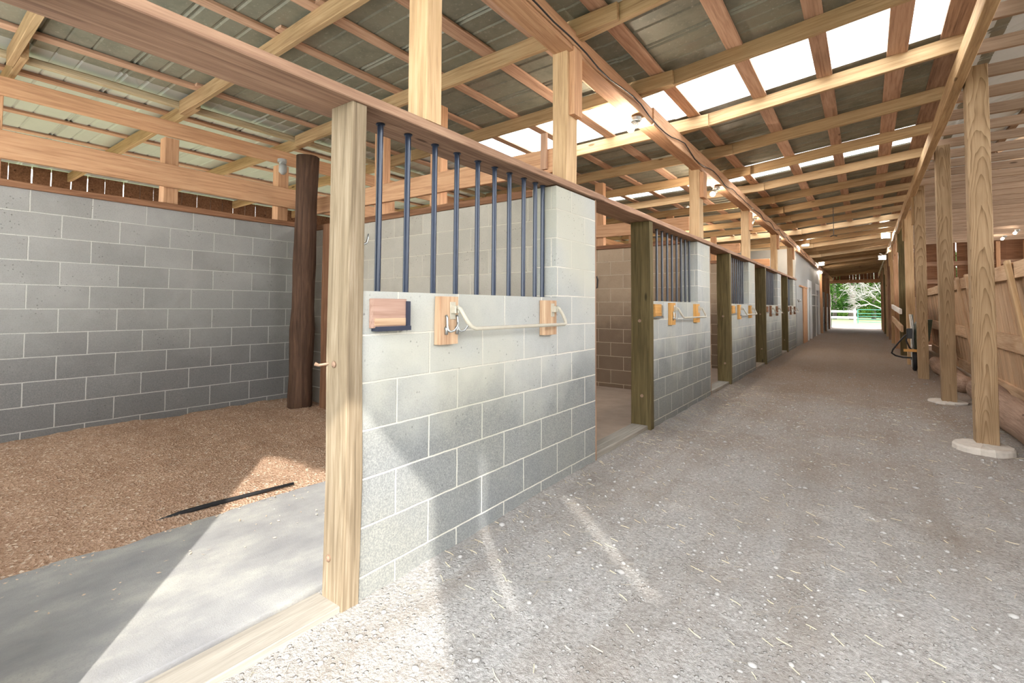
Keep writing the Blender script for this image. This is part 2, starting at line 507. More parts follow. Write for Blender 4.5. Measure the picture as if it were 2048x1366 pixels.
def smoothstep(a, b_, x):
    t = max(0, min(1, (x - a) / (b_ - a)))
    return t * t * (3 - 2 * t)


def pnoise(x, y, s=1.0):
    from mathutils import noise
    return noise.noise(Vector((x * s, y * s, 3.3)))


# ------------------------------------------------------------------ camera
H = 1.236
f, yaw, pit, rol, cyp = 965.2013, .6316, .0373, .0051, 577.1067
cw, sw = math.cos(yaw), math.sin(yaw)
r_ = Vector((cw, sw, 0)); d_ = Vector((-sw, cw, 0)); z_ = Vector((0, 0, 1))
d2 = d_ * math.cos(pit) + z_ * math.sin(pit); u_ = -d_ * math.sin(pit) + z_ * math.cos(pit)
r2 = r_ * math.cos(rol) + u_ * math.sin(rol); u2 = -r_ * math.sin(rol) + u_ * math.cos(rol)
cam = bpy.data.cameras.new('camera')
co = bpy.data.objects.new('camera', cam)
COL.objects.link(co)
co.matrix_world = Matrix(((r2.x, u2.x, -d2.x, 0), (r2.y, u2.y, -d2.y, 0), (r2.z, u2.z, -d2.z, H), (0, 0, 0, 1)))
cam.sensor_width = 36
cam.lens = f * 36 / 2048
cam.shift_y = (cyp - 683) / 2048
cam.clip_start = 0.05; cam.clip_end = 500
SC.camera = co

# ------------------------------------------------------------------ layout numbers
XF = -1.731            # aisle face of the stall fronts
XB = -1.931            # their stall side
XL = -5.637            # stall face of the outer block wall
YN, YE = -1.0, 37.0    # near and far ends of the barn
ST = [(1.287, 3.486), (4.74, 7.01), (8.25, 10.39), (11.60, 14.04), (15.20, 17.18)]
PART = [3.2, 6.76, 10.14, 13.79]
LEDGE, TOPW, RAILZ = 1.30, 2.085, 2.093


def zL(x): return 3.12 + 0.024 * (max(x, -5.6) + 5.6)     # underside of the rafters over the stalls
def zR(x): return 3.375 + 0.1 * x                           # underside of the rafters over the aisle
RD, RT, BT = 0.135, 0.045, 0.025                            # rafter depth, thickness, batten thickness

# ------------------------------------------------------------------ ground and floors
bm = bmesh.new(); box(bm, -70, 90, -60, 140, -0.6, -0.07)
struct('ground', bm, 'grass')


def grid(bm, xs, ys, fz):
    vv = [[bm.verts.new((x, y, fz(x, y))) for x in xs] for y in ys]
    for j in range(len(ys) - 1):
        for i in range(len(xs) - 1):
            bm.faces.new((vv[j][i], vv[j][i + 1], vv[j + 1][i + 1], vv[j + 1][i]))


def frange(a, b_, n): return [a + (b_ - a) * i / n for i in range(n + 1)]


def aisle_z(x, y):
    near = 1 - smoothstep(8, 16, y)
    z = 0.012 * pnoise(x, y, 1.1) + 0.010 * pnoise(x, y, 4.0) * near + 0.006 * pnoise(x, y, 11.0) * near
    z -= 0.012 * math.exp(-((x - 0.35) / 0.25) ** 2) + 0.010 * math.exp(-((x + 0.9) / 0.25) ** 2)
    z += 0.035 * math.exp(-max(0, x - XF) / 0.13) * smoothstep(1.8, 3.0, y)   # dirt banked up along the fronts
    return z


ys = frange(-3, 8, 260) + frange(8, 39, 160)[1:]
bm = bmesh.new(); grid(bm, frange(-1.93, 1.45, 84), ys, aisle_z)
o = link('floor', bm, 'gravel_ground', smooth=True); o['kind'] = 'structure'; o['label'] = 'grey gravel floor of the aisle'
bm = bmesh.new(); grid(bm, frange(1.45, 14, 30), frange(-1, 37, 60), lambda x, y: -0.02 + 0.02 * pnoise(x, y, 0.8))
o = link('floor', bm, 'arena_dirt', smooth=True); o['kind'] = 'structure'; o['label'] = 'brown dirt floor of the arena'
bm = bmesh.new(); box(bm, -5.7, -1.93, 3.3, 17.3, -0.05, 0.035)
o = struct('floor', bm, 'stall_dirt'); o['label'] = 'pale dirt floor of the farther stalls'
bm = bmesh.new(); box(bm, -5.7, -1.93, -0.3, 3.3, -0.06, -0.012)
o = struct('floor', bm, 'concrete'); o['label'] = 'floor slab of the nearest stall'

# wood shavings banked against the block wall of the nearest stall
def shav(x, y):
    t = smoothstep(-3.05, -5.6, x) if False else max(0, min(1, (-3.02 - x) / 2.5))
    edge = -3.10 + 0.05 * pnoise(x, y, 2.2) + 0.03 * pnoise(x, y, 7)
    e = smoothstep(edge + 0.16, edge - 0.10, x) if False else max(0, min(1, (edge + 0.10 - x) / 0.22))
    z = 0.045 * e + 0.085 * t + e * (0.02 * pnoise(x, y, 2.0) + 0.014 * pnoise(x, y, 6.5) + 0.007 * pnoise(x, y, 21))
    return -0.004 + z


bm = bmesh.new(); grid(bm, frange(-5.64, -2.85, 110), frange(-0.19, 3.2, 130), shav)
tag(link('wood_shavings', bm, 'shavings', smooth=True), 'orange-brown wood shavings bedding banked against the grey block wall', 'bedding', kind='stuff')
# loose curls lying on it
bm = bmesh.new()
for _ in range(5200):
    x = random.uniform(-5.6, -3.02); y = random.uniform(0.3, 3.15)
    if random.random() < 0.025: x = random.uniform(-3.1, -2.5)
    z = max(shav(x, y), 0.021) + 0.002
    s = random.uniform(0.004, 0.012); a = random.uniform(0, 2 * PI)
    dx, dy = math.cos(a) * s, math.sin(a) * s
    t1, t2 = random.uniform(0, 0.005), random.uniform(0, 0.006)
    k = random.uniform(0.3, 0.6)
    vs = [bm.verts.new(p) for p in ((x - dx, y - dy, z + t1), (x + dy * k, y - dx * k, z), (x + dx, y + dy, z + t2), (x - dy * k, y + dx * k, z + 0.003))]
    bm.faces.new(vs)
tag(link('shavings_flakes', bm, 'wood_curl'), 'pale curls of wood scattered over the orange-brown bedding', 'bedding', kind='stuff')

# rubber mat along the door side of the stall
bm = bmesh.new()
n = 60
top = []
for i in range(n + 1):
    y = -0.18 + (3.15 + 0.18) * i / n
    top.append((-3.13 + 0.012 * pnoise(0.3, y, 3), y))
for zt, zb in ((0.016, -0.012),):
    lo_ = [bm.verts.new((x, y, zt)) for x, y in top]; hi_ = [bm.verts.new((-1.94, y, zt)) for x, y in top]
    lob = [bm.verts.new((x, y, zb)) for x, y in top]; hib = [bm.verts.new((-1.94, y, zb)) for x, y in top]
    for i in range(n):
        bm.faces.new((lo_[i], lo_[i + 1], hi_[i + 1], hi_[i]))
        bm.faces.new((lob[i], lo_[i], lo_[i + 1], lob[i + 1])); bm.faces.new((hib[i], hib[i + 1], hi_[i + 1], hi_[i]))
    bm.faces.new((lo_[0], hi_[0], hib[0], lob[0])); bm.faces.new((lo_[n], lob[n], hib[n], hi_[n]))
tag(link('rubber_mat', bm, 'rubber'), 'dusty grey rubber mat on the floor inside the nearest stall doorway', 'mat')
# exposed strip edge of a second mat sticking out of the bedding
bm = bmesh.new()
tube(bm, [(-3.19, 0.98, 0.035), (-3.185, 1.15, 0.045), (-3.165, 1.32, 0.047), (-3.14, 1.52, 0.047), (-3.10, 1.78, 0.05)], [0.004, 0.013, 0.015, 0.012, 0.009], 8)
tag(link('mat_edge_strip', bm, 'black_rubber', smooth=True), 'dark thin curved strip poking out between bedding and mat', 'strip')

# ------------------------------------------------------------------ block walls
def boxes(*bs):
    bm = bmesh.new()
    for q in bs: box(bm, *q)
    return bm


struct('wall_left', boxes((XL - 0.2, XL, -0.4, 17.4, -0.05, 2.195)), 'left_block')
for i, (ya, yb) in enumerate(ST):
    struct('wall_front', boxes((XB, XF, ya, yb - 0.6, -0.05, LEDGE), (XB, XF, yb - 0.6, yb, -0.05, TOPW)), 'front_block')
struct('wall_front', boxes((XB, XF, -0.4, 0.185, -0.05, TOPW)), 'front_block')
struct('wall_partition', boxes((XL, XB, -0.4, -0.2, -0.05, 0.70)), 'partition_block')
for i, y in enumerate(PART):
    struct('wall_partition', boxes((XL, XB - 0.002, y, y + 0.2, -0.05, 2.115)), 'partition_block' if i == 0 else 'stall_back_block')
bm = bmesh.new()  # unseen translucent sheet, added to brighten the nearest stall
prev = None
for q in range(0, 401):
    xq = -5.84 + (5.84 - 1.45) * q / 400
    row = [bm.verts.new((xq, -0.32 + 0.006 * math.sin(xq * 2 * PI / 0.068), z)) for z in (0.765, 3.27)]
    if prev: bm.faces.new((prev[0], row[0], row[1], prev[1]))
    prev = row
o = struct('window_9', bm, 'skylight_sheet', label='added translucent corrugated sheet letting daylight into the nearest stall, out of view')
# dark plank plates on the wall tops
k = 1
for (x0, x1, y0, y1, z0, z1) in [(-5.86, -5.60, -0.4, 17.4, 2.195, 2.25)] + [(XL, XB, y - 0.02, y + 0.22, 2.115, 2.175) for y in PART] + [(XL, XB, -0.42, -0.18, 0.70, 0.76)]:
    if x1 - x0 > 1:
        o = timber('trim_%d' % k, (x0, (y0 + y1) / 2, (z0 + z1) / 2), (x1, (y0 + y1) / 2, (z0 + z1) / 2), y1 - y0, z1 - z0, 'brown_wood', kind='structure')
    else:
        o = timber('trim_%d' % k, ((x0 + x1) / 2, y0, (z0 + z1) / 2), ((x0 + x1) / 2, y1, (z0 + z1) / 2), x1 - x0, z1 - z0, 'brown_wood', kind='structure', jit=0.006)
    k += 1
# thin jamb boards on the pier ends
for (ya, yb) in ST[:4]:
    o = upright('trim_%d' % k, XB, XF + 0.002, yb, yb + 0.022, 0.0, RAILZ, 'rail_wood', kind='structure'); k += 1

WHERE = ['nearest stall', 'second stall', 'third stall', 'fourth stall', 'fifth stall']
# ------------------------------------------------------------------ stall posts (jambs), rails, thresholds
post0 = upright('door_post', -1.862, -1.715, 1.205, 1.287, 0.0, RAILZ, 'weathered_wood',
                'pale weathered door post in the foreground, sunlit at its foot', 'post', 'stall door posts', jit=0.006)
bm = bmesh.new(); tube(bm, [(0.58, 0.0, 0.070), (0.58, 0.0, 0.078)], 0.0, 4) if False else None
bm = bmesh.new()
for (zz, xx) in ((0.93, 0.0), (0.20, 0.03)):
    ring = tube(bm, [(zz, 0.035, xx), (zz, 0.047, xx)], [0.011, 0.008], 12)
bm.free()
for (zz, xx) in ((0.99, -1.80), (0.19, -1.815)):
    bm = bmesh.new(); tube(bm, [(xx, 1.207, zz), (xx, 1.197, zz), (xx, 1.192, zz)], [0.014, 0.014, 0.006], 12)
    o = link('bolt', bm, 'rusty_steel', smooth=False); o.parent = post0; o.matrix_parent_inverse = Matrix.LocRotScale(post0.location, post0.rotation_quaternion, None).inverted()
bm = bmesh.new(); tube(bm, [(-1.845, 1.208, 0.99), (-1.862, 1.17, 0.985), (-1.868, 1.155, 0.992)], [0.006, 0.006, 0.008], 8)
o = link('nail', bm, 'rusty_steel'); o.parent = post0; o.matrix_parent_inverse = Matrix.LocRotScale(post0.location, post0.rotation_quaternion, None).inverted()
for i in range(1, 5):
    ya = ST[i][0]
    p = upright('door_post', -1.912, -1.712, ya - 0.09, ya, 0.0, RAILZ, 'jamb_wood',
                'dark stained plank door post at the %s' % WHERE[i], 'post', 'stall door posts', jit=0.003)
    for zz in (0.36, 1.10):
        bm = bmesh.new(); tube(bm, [(-1.80 - 0.02 * (zz > 1), ya - 0.088, zz), (-1.80 - 0.02 * (zz > 1), ya - 0.098, zz)], 0.016, 10)
        o = link('bolt', bm, 'rusty_steel'); o.parent = p; o.matrix_parent_inverse = Matrix.LocRotScale(p.location, p.rotation_quaternion, None).inverted()
# top planks
cuts = [-0.4, 3.60, 7.05, 10.45, 17.3]
for i, (a, c_) in enumerate(zip(cuts, cuts[1:])):
    timber('top_rail', (-1.832, a, RAILZ + 0.024), (-1.832, c_ - 0.004, RAILZ + 0.024), 0.265, 0.046, 'rail_wood',
           ['heavy purplish plank rail over the nearest stall front and its doorway', 'brown plank rail over the second doorway and second bar grille',
            'dark plank rail over the third doorway and third bar grille', 'dark plank rail over the two farthest bar grilles'][i], 'rail', 'plank rails over the stall fronts', jit=0.004)
# thresholds
timber('threshold_board', (-1.815, 0.19, -0.012), (-1.815, 1.203, -0.004), 0.165, 0.055, 'sill_wood', 'dusty grey plank sill across the nearest stall doorway', 'sill', 'stall door sills', jit=0.004)
for i in range(4):
    timber('threshold_board', (-1.825, ST[i][1] + 0.03, 0.03), (-1.825, ST[i + 1][0] - 0.09, 0.03), 0.16, 0.09, 'sill_wood',
           'plank sill across the doorway of the %s' % WHERE[i + 1], 'sill', 'stall door sills', jit=0.004)

# ------------------------------------------------------------------ bar grilles
BY = [1.440, 1.611, 1.798, 1.970, 2.155, 2.316, 2.474, 2.637, 2.800, 2.860]
BY = [1.440, 1.611, 1.798, 1.970, 2.150, 2.310, 2.464, 2.625, 2.765, 2.860]
for i, (ya, yb) in enumerate(ST):
    t = empty('bar_grille', (-1.83, ya, LEDGE), ['blue-black steel bar grille in the nearest stall front beside the weathered post',
              'grille of thin dark bars in the second stall front', 'grille of dark bars in the third stall front',
              'grille of dark bars in the fourth stall front', 'grille of dark bars in the farthest stall front'][i], 'grille', 'bar grilles of the stall fronts')
    yy = BY if i == 0 else [ya + 0.09 + (yb - 0.6 - ya - 0.12) * q / 9 for q in range(10)]
    for q, y in enumerate(yy):
        bm = bmesh.new()
        tube(bm, [(0, y - ya, 0.001), (0, y - ya + 0.004, RAILZ - LEDGE - 0.004)], 0.0145 if i == 0 else 0.013, 14)
        tube(bm, [(0, y - ya + 0.004, RAILZ - LEDGE - 0.006), (0, y - ya + 0.004, RAILZ - LEDGE - 0.0005)], 0.021, 14)
        link('bar', bm, 'blue_paint' if i == 0 else 'dark_grey_paint', t, smooth=False)

# ------------------------------------------------------------------ fittings on the low walls
def fittings(i):
    ya = ST[i][0]
    W = WHERE[i]
    y0 = ya + (0.035 if i == 0 else 0.03)
    wm = 'block_wood' if i == 0 else ('amber_wood' if i < 3 else 'brown_wood')
    wl = 'reddish bare' if i == 0 else ('amber' if i < 3 else 'dark')
    # card holder
    t = empty('card_holder', (XF, y0, 1.14), '%s wooden card holder with dark metal edges on the %s wall' % (wl, W), 'card holder', 'card holders on the stall walls')
    yl = 0.185
    bm = timber_bm(yl, 0.028, 0.128, 0.0004, 0.003)
    link('panel', bm, 'panel_wood' if i == 0 else wm, t, (0.014, 0, 0.064), frame_quat((0, 1, 0)))
    bm = bmesh.new()
    box(bm, 0.0, 0.040, yl - 0.004, yl + 0.014, -0.012, 0.118); box(bm, 0.0, 0.046, 0.012, yl + 0.014, -0.014, 0.006)
    link('metal_edge', bm, 'navy_trim' if i == 0 else 'steel', t)
    bm = timber_bm(yl - 0.012, 0.004, 0.032, 0.0002, 0.0005)
    link('slot_strip', bm, 'block_wood' if i == 0 else wm, t, (0.0295, 0.006, 0.026), frame_quat((0, 1, 0)))
    # mounting blocks
    yb1, yb2 = (1.712, 2.672) if i == 0 else (ya + 0.50, ya + 1.45)
    for q, (yb, wd, z0, z1) in enumerate(((yb1, 0.135, 1.045, 1.285), (yb2, 0.155, 1.05, 1.278))):
        bm = timber_bm(z1 - z0, wd, 0.04, 0.001, 0.004)
        o = link('mounting_block', bm, wm, None, (XF + 0.02, yb + wd / 2, z0), frame_quat((0, 0, 1)))
        tag(o, '%s wooden block carrying the %s end of the rail on the %s wall' % (wl, ('near', 'far')[q], W), 'mounting block', 'mounting blocks on the stall walls')
    # blanket bar
    xw = XF + 0.04
    t = empty('blanket_bar', (xw, yb1, 1.2), '%s swing-out blanket bar on the %s wall' % ('ivory' if i == 0 else 'pale', W), 'blanket bar', 'blanket bars on the stall walls')
    bA, bB = yb1 + 0.095, yb2 + 0.105
    pts = []
    def arm(yb, s):
        return [(0.030, yb + 0.0 * s, 0.030), (0.038, yb + 0.012 * s, 0.022), (0.050, yb + 0.022 * s, -0.005), (0.066, yb + 0.032 * s, -0.040), (0.076, yb + 0.052 * s, -0.064), (0.080, yb + 0.085 * s, -0.078)]
    a = arm(bA - yb1, 1)
    z_end = [(0.080, bB - yb1 + 0.012, -0.080), (0.076, bB - yb1 + 0.040, -0.074), (0.066, bB - yb1 + 0.048, -0.050), (0.050, bB - yb1 + 0.040, -0.010), (0.038, bB - yb1 + 0.022, 0.022), (0.030, bB - yb1 + 0.008, 0.032)]
    bm = bmesh.new(); tube(bm, a + z_end, 0.0105, 12)
    link('rod', bm, 'ivory_paint', t, smooth=True)
    for yb in (bA - yb1, bB - yb1):
        bm = bmesh.new()
        box(bm, 0, 0.006, yb - 0.026, yb + 0.012, -0.030, 0.058, 0.001)
        box(bm, 0.004, 0.034, yb - 0.022, yb - 0.010, 0.0, 0.040, 0.002); box(bm, 0.004, 0.034, yb + 0.000, yb + 0.010, 0.0, 0.040, 0.002)
        tube(bm, [(0.022, yb - 0.024, 0.030), (0.022, yb + 0.014, 0.030)], 0.009, 10)
        link('bracket', bm, 'ivory_paint', t)
    # two harness hooks on the near block
    for q, yb in enumerate((yb1 + 0.040, yb1 + 0.118)):
        if i > 0 and q == 1: continue
        bm = bmesh.new()
        tube(bm, [(0.003, 0, 0.055), (0.010, 0, 0.045), (0.012, 0, 0.0), (0.016, 0.002, -0.018), (0.026, 0.010, -0.026), (0.040, 0.022, -0.020), (0.050, 0.032, 0.000), (0.050, 0.034, 0.022)],
             [0.007, 0.006, 0.006, 0.007, 0.0055, 0.005, 0.0045, 0.003], 8)
        tube(bm, [(0.0, 0, -0.01), (0.010, 0, -0.012), (0.005, 0, -0.040)], [0.012, 0.010, 0.008], 8)
        o = link('harness_hook', bm, 'steel', None, (xw, yb, 1.135), smooth=True)
        tag(o, ['steel hook %s bar bracket at the nearest stall' % ('left of the near', 'right of the near')[q],
                'steel coat hook on the near block of the %s' % W][min(i, 1)], 'hook', 'hooks on the mounting blocks')


for i in range(5):
    fittings(i)
# double hook screwed to the door post
bm = bmesh.new()
tube(bm, [(0, 0, 0.055), (0.006, 0.004, 0.03), (0.008, 0.006, -0.01), (0.010, 0.014, -0.03), (0.014, 0.034, -0.040), (0.016, 0.054, -0.030), (0.016, 0.062, -0.005), (0.016, 0.064, 0.012)], [0.006, 0.006, 0.006, 0.007, 0.006, 0.005, 0.005, 0.003], 8)
tube(bm, [(0.0, 0.0, -0.015), (0.006, 0.003, -0.04), (0.004, 0.002, -0.06)], [0.010, 0.009, 0.006], 8)
o = link('harness_hook', bm, 'steel', None, (-1.80, 1.287, 1.545), smooth=True)
tag(o, 'steel hook screwed to the weathered post beside the first bar', 'hook')

# ------------------------------------------------------------------ posts over the stall fronts, plate
cps = [(-1.83, -1.70, 1.61, 1.715), (-1.82, -1.702, 2.98, 3.13), (-1.83, -1.702, 6.40, 6.60), (-1.83, -1.702, 9.65, 9.83), (-1.83, -1.702, 13.1, 13.28), (-1.83, -1.702, 16.2, 16.38)]
NAMES = ['waney-edged upright on the rail over the bars of the nearest stall', 'split upright on the first block pier with a cleat at its head', 'upright on the second block pier',
         'upright on the third block pier', 'upright on the fourth block pier', 'upright on the farthest block pier']
for i, (x0, x1, y0, y1) in enumerate(cps):
    upright('roof_post', x0, x1, y0, y1, RAILZ + 0.047, 3.06 if i > 1 else 3.14, 'post_wood', NAMES[i], 'post', 'posts carrying the aisle plate', jit=0.004)
    if i >= 1:
        upright('post_cleat', -1.703, -1.655, y0 + 0.03, y1 - 0.0, 2.62 if i == 1 else 2.66, 3.12 if i == 1 else 2.99, 'beam_wood',
                'short board nailed to the aisle side of the %s' % NAMES[i].split(' with')[0], 'board', 'cleats on the roof posts')
upright('roof_post', -1.80, -1.66, -0.3, -0.15, RAILZ + 0.047, 3.14, 'post_wood', 'upright behind the photographer on the near pier', 'post', 'posts carrying the aisle plate') if False else None
timber('plate_beam', (-1.74, YN, 3.30), (-1.74, 4.6, 3.115), 0.15, 0.16, 'beam_wood', 'near plate beam running over the first two uprights', 'beam', 'plate beams', jit=0.006)
timber('plate_beam', (-1.725, 4.6, 3.115), (-1.725, 20.6, 3.09), 0.15, 0.19, 'beam_wood', 'long plate beam with black cable over the farther stall fronts', 'beam', 'plate beams', jit=0.008)
timber('plate_beam', (-1.725, 20.6, 3.09), (-1.725, YE, 3.06), 0.15, 0.19, 'beam_wood', 'plate beam over the grey tack room front', 'beam', 'plate beams', jit=0.006)
# cable along it
bm = bmesh.new()
pts = []
for q in range(90):
    y = 0.5 + q * 0.22
    pts.append((-1.636 + 0.006 * math.sin(q * 1.7), y, (3.30 - 0.033 * (y + 1) if y < 4.6 else 3.115) - 0.02 - 0.045 * abs(math.sin(q * 0.55)) + 0.02 * math.sin(q * 0.9)))
tube(bm, pts, 0.006, 6)
tag(link('electric_cable', bm, 'cable_black', smooth=True), 'black electric cable sagging along the plate beam over the stall fronts', 'cable')

# ------------------------------------------------------------------ rafters
ry = [-0.5 + 1.2 * q for q in range(32)]
ry = [y for y in ry if y < 36.8]
RN = [ORD[q] for q in range(len(ry))]
for q, y in enumerate(ry):
    # over the stalls
    a = Vector((-5.45, y - 0.024, zL(-5.45) + RD / 2)); c_ = Vector((-1.35, y - 0.024, zL(-1.35) + RD / 2))
    timber('stall_rafter', a, c_, RT, RD, 'rafter_wood', 'sawn rafter over the stalls, %s from the near end' % RN[q], 'rafter', 'rafters over the stalls', jit=0.004)
    if q < 16:
        a = Vector((-9.9, y + 0.024, zL(-6) + RD / 2)); c_ = Vector((-5.2, y + 0.024, zL(-5.2) + RD / 2))
        timber('eave_rafter', a, c_, RT, RD, 'rafter_wood', 'rafter running out beyond the block wall, %s from the near end' % RN[q], 'rafter', 'rafters beyond the block wall', jit=0.004)
    a = Vector((-1.90, y + 0.024, zR(-1.90) + RD / 2)); c_ = Vector((0.745, y + 0.024, zR(0.745) + RD / 2))
    timber('aisle_rafter', a, c_, RT, RD, 'rafter_wood', 'sawn rafter spanning the aisle, %s from the near end' % RN[q], 'rafter', 'rafters over the aisle', jit=0.004)
# battens under the sheets
BL = [-9.5, -8.7, -7.95, -7.2, -6.5, -5.95, -5.05, -4.28, -3.62, -3.08, -2.50, -2.04]
BR = [-1.50, -0.85, -0.28, 0.27]
def batten(x, z, w, q, lab, mat='batten_wood'):
    timber('roof_batten', (x, YN, z + BT / 2), (x, 17.35 if x < -1.7 else YE, z + BT / 2), w, BT, mat, lab, 'batten', 'roof battens', jit=0.004, bev=0.002)
for q, x in enumerate(BL):
    if x < -5.6:
        batten(x, zL(x) + RD, 0.10, q, 'roof batten beyond the block wall, %s from the outer boards' % ORD[q])
    else:
        batten(x, zL(x) + RD, [0.10, 0.09, 0.095, 0.10, 0.13, 0.12][q - 6], q, 'pinkish roof batten over the stalls, %s from the block wall' % ORD[q - 6])
for q, x in enumerate(BR):
    batten(x, zR(x) + RD, [0.12, 0.13, 0.125, 0.15][q], q, 'pinkish roof batten over the aisle, %s from the stalls' % ORD[q])
batten(0.66, zR(0.66) + RD, 0.19, 9, 'wide brown roof batten beside the right-hand plate beam', 'rail_wood')
timber('roof_pole', (-5.50, YN, zL(-5.5) + RD - 0.03), (-5.50, 17.3, zL(-5.5) + RD - 0.03), 0.07, 0.06, 'pole_wood', 'pale peeled pole lying along the rafters above the block wall', 'pole', jit=0.006, bev=0.018)
# short packing blocks beside battens on the second rafter
for q, (x, y) in enumerate(((-4.98, 1.93), (-3.50, 1.93), (-2.98, 1.93))):
    timber('packing_block', (x - 0.02, y - 0.11, zL(x) + RD + BT / 2), (x - 0.02, y + 0.02, zL(x) + RD + BT / 2), 0.09, BT, 'batten_wood',
           'short packing block on the third rafter, %s from the block wall' % ORD[q], 'block', 'packing blocks on the rafters')

# ------------------------------------------------------------------ roof sheets
SKY = [(4.56, 5.44), (7.98, 8.82), (14.72, 15.02), (18.2, 18.5), (21.7, 22.0), (25.1, 25.4)]


def rib(y):
    t = y % 0.62
    h = 0.0
    for c0 in (0.10, 0.145):
        dlt = abs(t - c0)
        if dlt < 0.0125: h = max(h, 0.016)
    for c0 in (0.30, 0.46):
        if abs(t - c0) < 0.009: h = max(h, 0.009)
    return h


def sheet(bm, profile, y0, y1, step=0.0123):
    """profile: list of (x,z); ribs run along it"""
    n = max(2, int((y1 - y0) / step))
    prev = None
    for i in range(n + 1):
        y = y0 + (y1 - y0) * i / n
        row = [bm.verts.new((x, y, z + rib(y))) for x, z in profile]
        if prev:
            for k in range(len(profile) - 1):
                bm.faces.new((prev[k], prev[k + 1], row[k + 1], row[k]))
        prev = row


PL = [(-5.3, zL(-5.3) + RD + BT), (-1.70, zL(-1.7) + RD + BT)]
PR = [(-1.70, zR(-1.70) + RD + BT + 0.002), (1.02, zR(1.02) + RD + BT + 0.002)]
bm = bmesh.new(); bmo = bmesh.new()
edges = [YN] + [v for s in SKY for v in s] + [YE]
for q in range(0, len(edges) - 1, 2):
    st = 0.0123 if edges[q] < 9 else 0.03
    sheet(bm, PL, edges[q], edges[q + 1], st); sheet(bm, PR, edges[q], edges[q + 1], st)
struct('ceiling', bm, 'roof_metal', label='dark ribbed metal roof sheets')
bm = bmesh.new()
sheet(bm, [(-10.2, zL(-10) + RD + BT), (-5.6, zL(-5.6) + RD + BT), (-5.25, zL(-5.25) + RD + BT + 0.004), (-4.7, zL(-4.7) + RD + BT + 0.018)], YN, 18.0, 0.0123)
struct('ceiling', bm, 'galvanised_metal', label='pale ribbed metal sheets beyond the block wall')
for q, (a, c_) in enumerate(SKY):
    bm = bmesh.new()
    def wav(y): return 0.006 * math.sin(y * 2 * PI / 0.068)
    prev = None
    n = int((c_ - a + 0.12) / 0.011) if q < 2 else 24
    for i in range(n + 1):
        y = a - 0.06 + (c_ - a + 0.12) * i / n
        prof = [(-5.0, zL(-5) + RD + BT + 0.022), (-1.70, zL(-1.7) + RD + BT + 0.022), (1.02, zR(1.02) + RD + BT + 0.024)]
        row = [bm.verts.new((x, y, z + wav(y))) for x, z in prof]
        if prev:
            for k_ in range(2): bm.faces.new((prev[k_], prev[k_ + 1], row[k_ + 1], row[k_]))
        prev = row
    o = struct('window_%d' % (q + 1), bm, 'skylight_sheet', label='translucent skylight sheet across the roof')

# things in the second stall seen through its doorway
bm = bmesh.new()
ring = []
for (rr, z) in ((0.34, 0.036), (0.36, 0.05), (0.35, 0.062), (0.31, 0.075), (0.20, 0.095), (0.001, 0.105)):
    ring.append([bm.verts.new((rr * math.cos(a * PI / 16) * 1.25, rr * math.sin(a * PI / 16), z - 0.036)) for a in range(32)])
for a, c_ in zip(ring, ring[1:]):
    for q in range(32): bm.faces.new((a[q], a[(q + 1) % 32], c_[(q + 1) % 32], c_[q]))
bm.faces.new(list(reversed(ring[0])))
bmesh.ops.remove_doubles(bm, verts=bm.verts, dist=0.002)
tag(link('feed_pan', bm, 'black_rubber', None, (-3.25, 5.55, 0.036)), 'low round dark rubber pan upside down on the second stall floor', 'feed pan')
bm = bmesh.new(); tube(bm, [(0, 0, 0.10), (0.02, -0.004, 0.104), (0.10, -0.006, 0.10), (0.115, -0.008, 0.06), (0.11, -0.012, -0.06), (0.09, -0.016, -0.08)], 0.011, 8)
tag(link('wall_hook', bm, 'tool_dark', None, (-3.42, 6.748, 1.60)), 'black hooked iron on the back wall of the second stall', 'hook')
# ------------------------------------------------------------------ tie beams and little posts over the block walls
timber('tie_beam', (-5.60, YN, 3.00), (-5.60, 17.3, 3.00), 0.04, 0.155, 'beam_wood', 'upper long beam over the block wall, just under the rafters', 'beam', 'long beams over the block wall', jit=0.004)
timber('tie_beam', (-5.60, YN, 2.525), (-5.60, 17.3, 2.525), 0.045, 0.225, 'beam_wood', 'lower wide beam over the block wall', 'beam', 'long beams over the block wall', jit=0.004)
for q, y in enumerate((0.55, 1.80, 2.96, 4.6, 6.4, 8.2, 10.0, 11.8, 13.6)):
    upright('stub_post', -5.76, -5.63, y, y + 0.125, 2.25, 2.92 if q else 3.08, 'beam_wood', 'short post standing on the block wall plate, %s from the near end' % ORD[q], 'post', 'short posts on the block wall')
for i, y in enumerate(PART):
    timber('cross_beam', (-5.55, y + 0.06, 2.425), (-1.95, y + 0.06, 2.40), 0.04, 0.19, 'beam_wood', 'deep beam crossing over the partition wall behind the %s' % WHERE[i], 'beam', 'beams over the partition walls', jit=0.003)
    for q, x in enumerate((-4.18, -3.33)):
        upright('partition_post', x - 0.07, x + 0.07, y + 0.085, y + 0.185, 2.175, zL(x) + 0.0, 'beam_wood',
                'short post on the partition wall behind the %s, %s from the outer wall' % (WHERE[i], ORD[q]), 'post', 'short posts on the partition walls')
upright('beam_block', -2.08, -2.02, 3.215, 3.24, 2.33, 2.62, 'batten_wood', 'short upright board nailed to the beam beside the first pier', 'board')
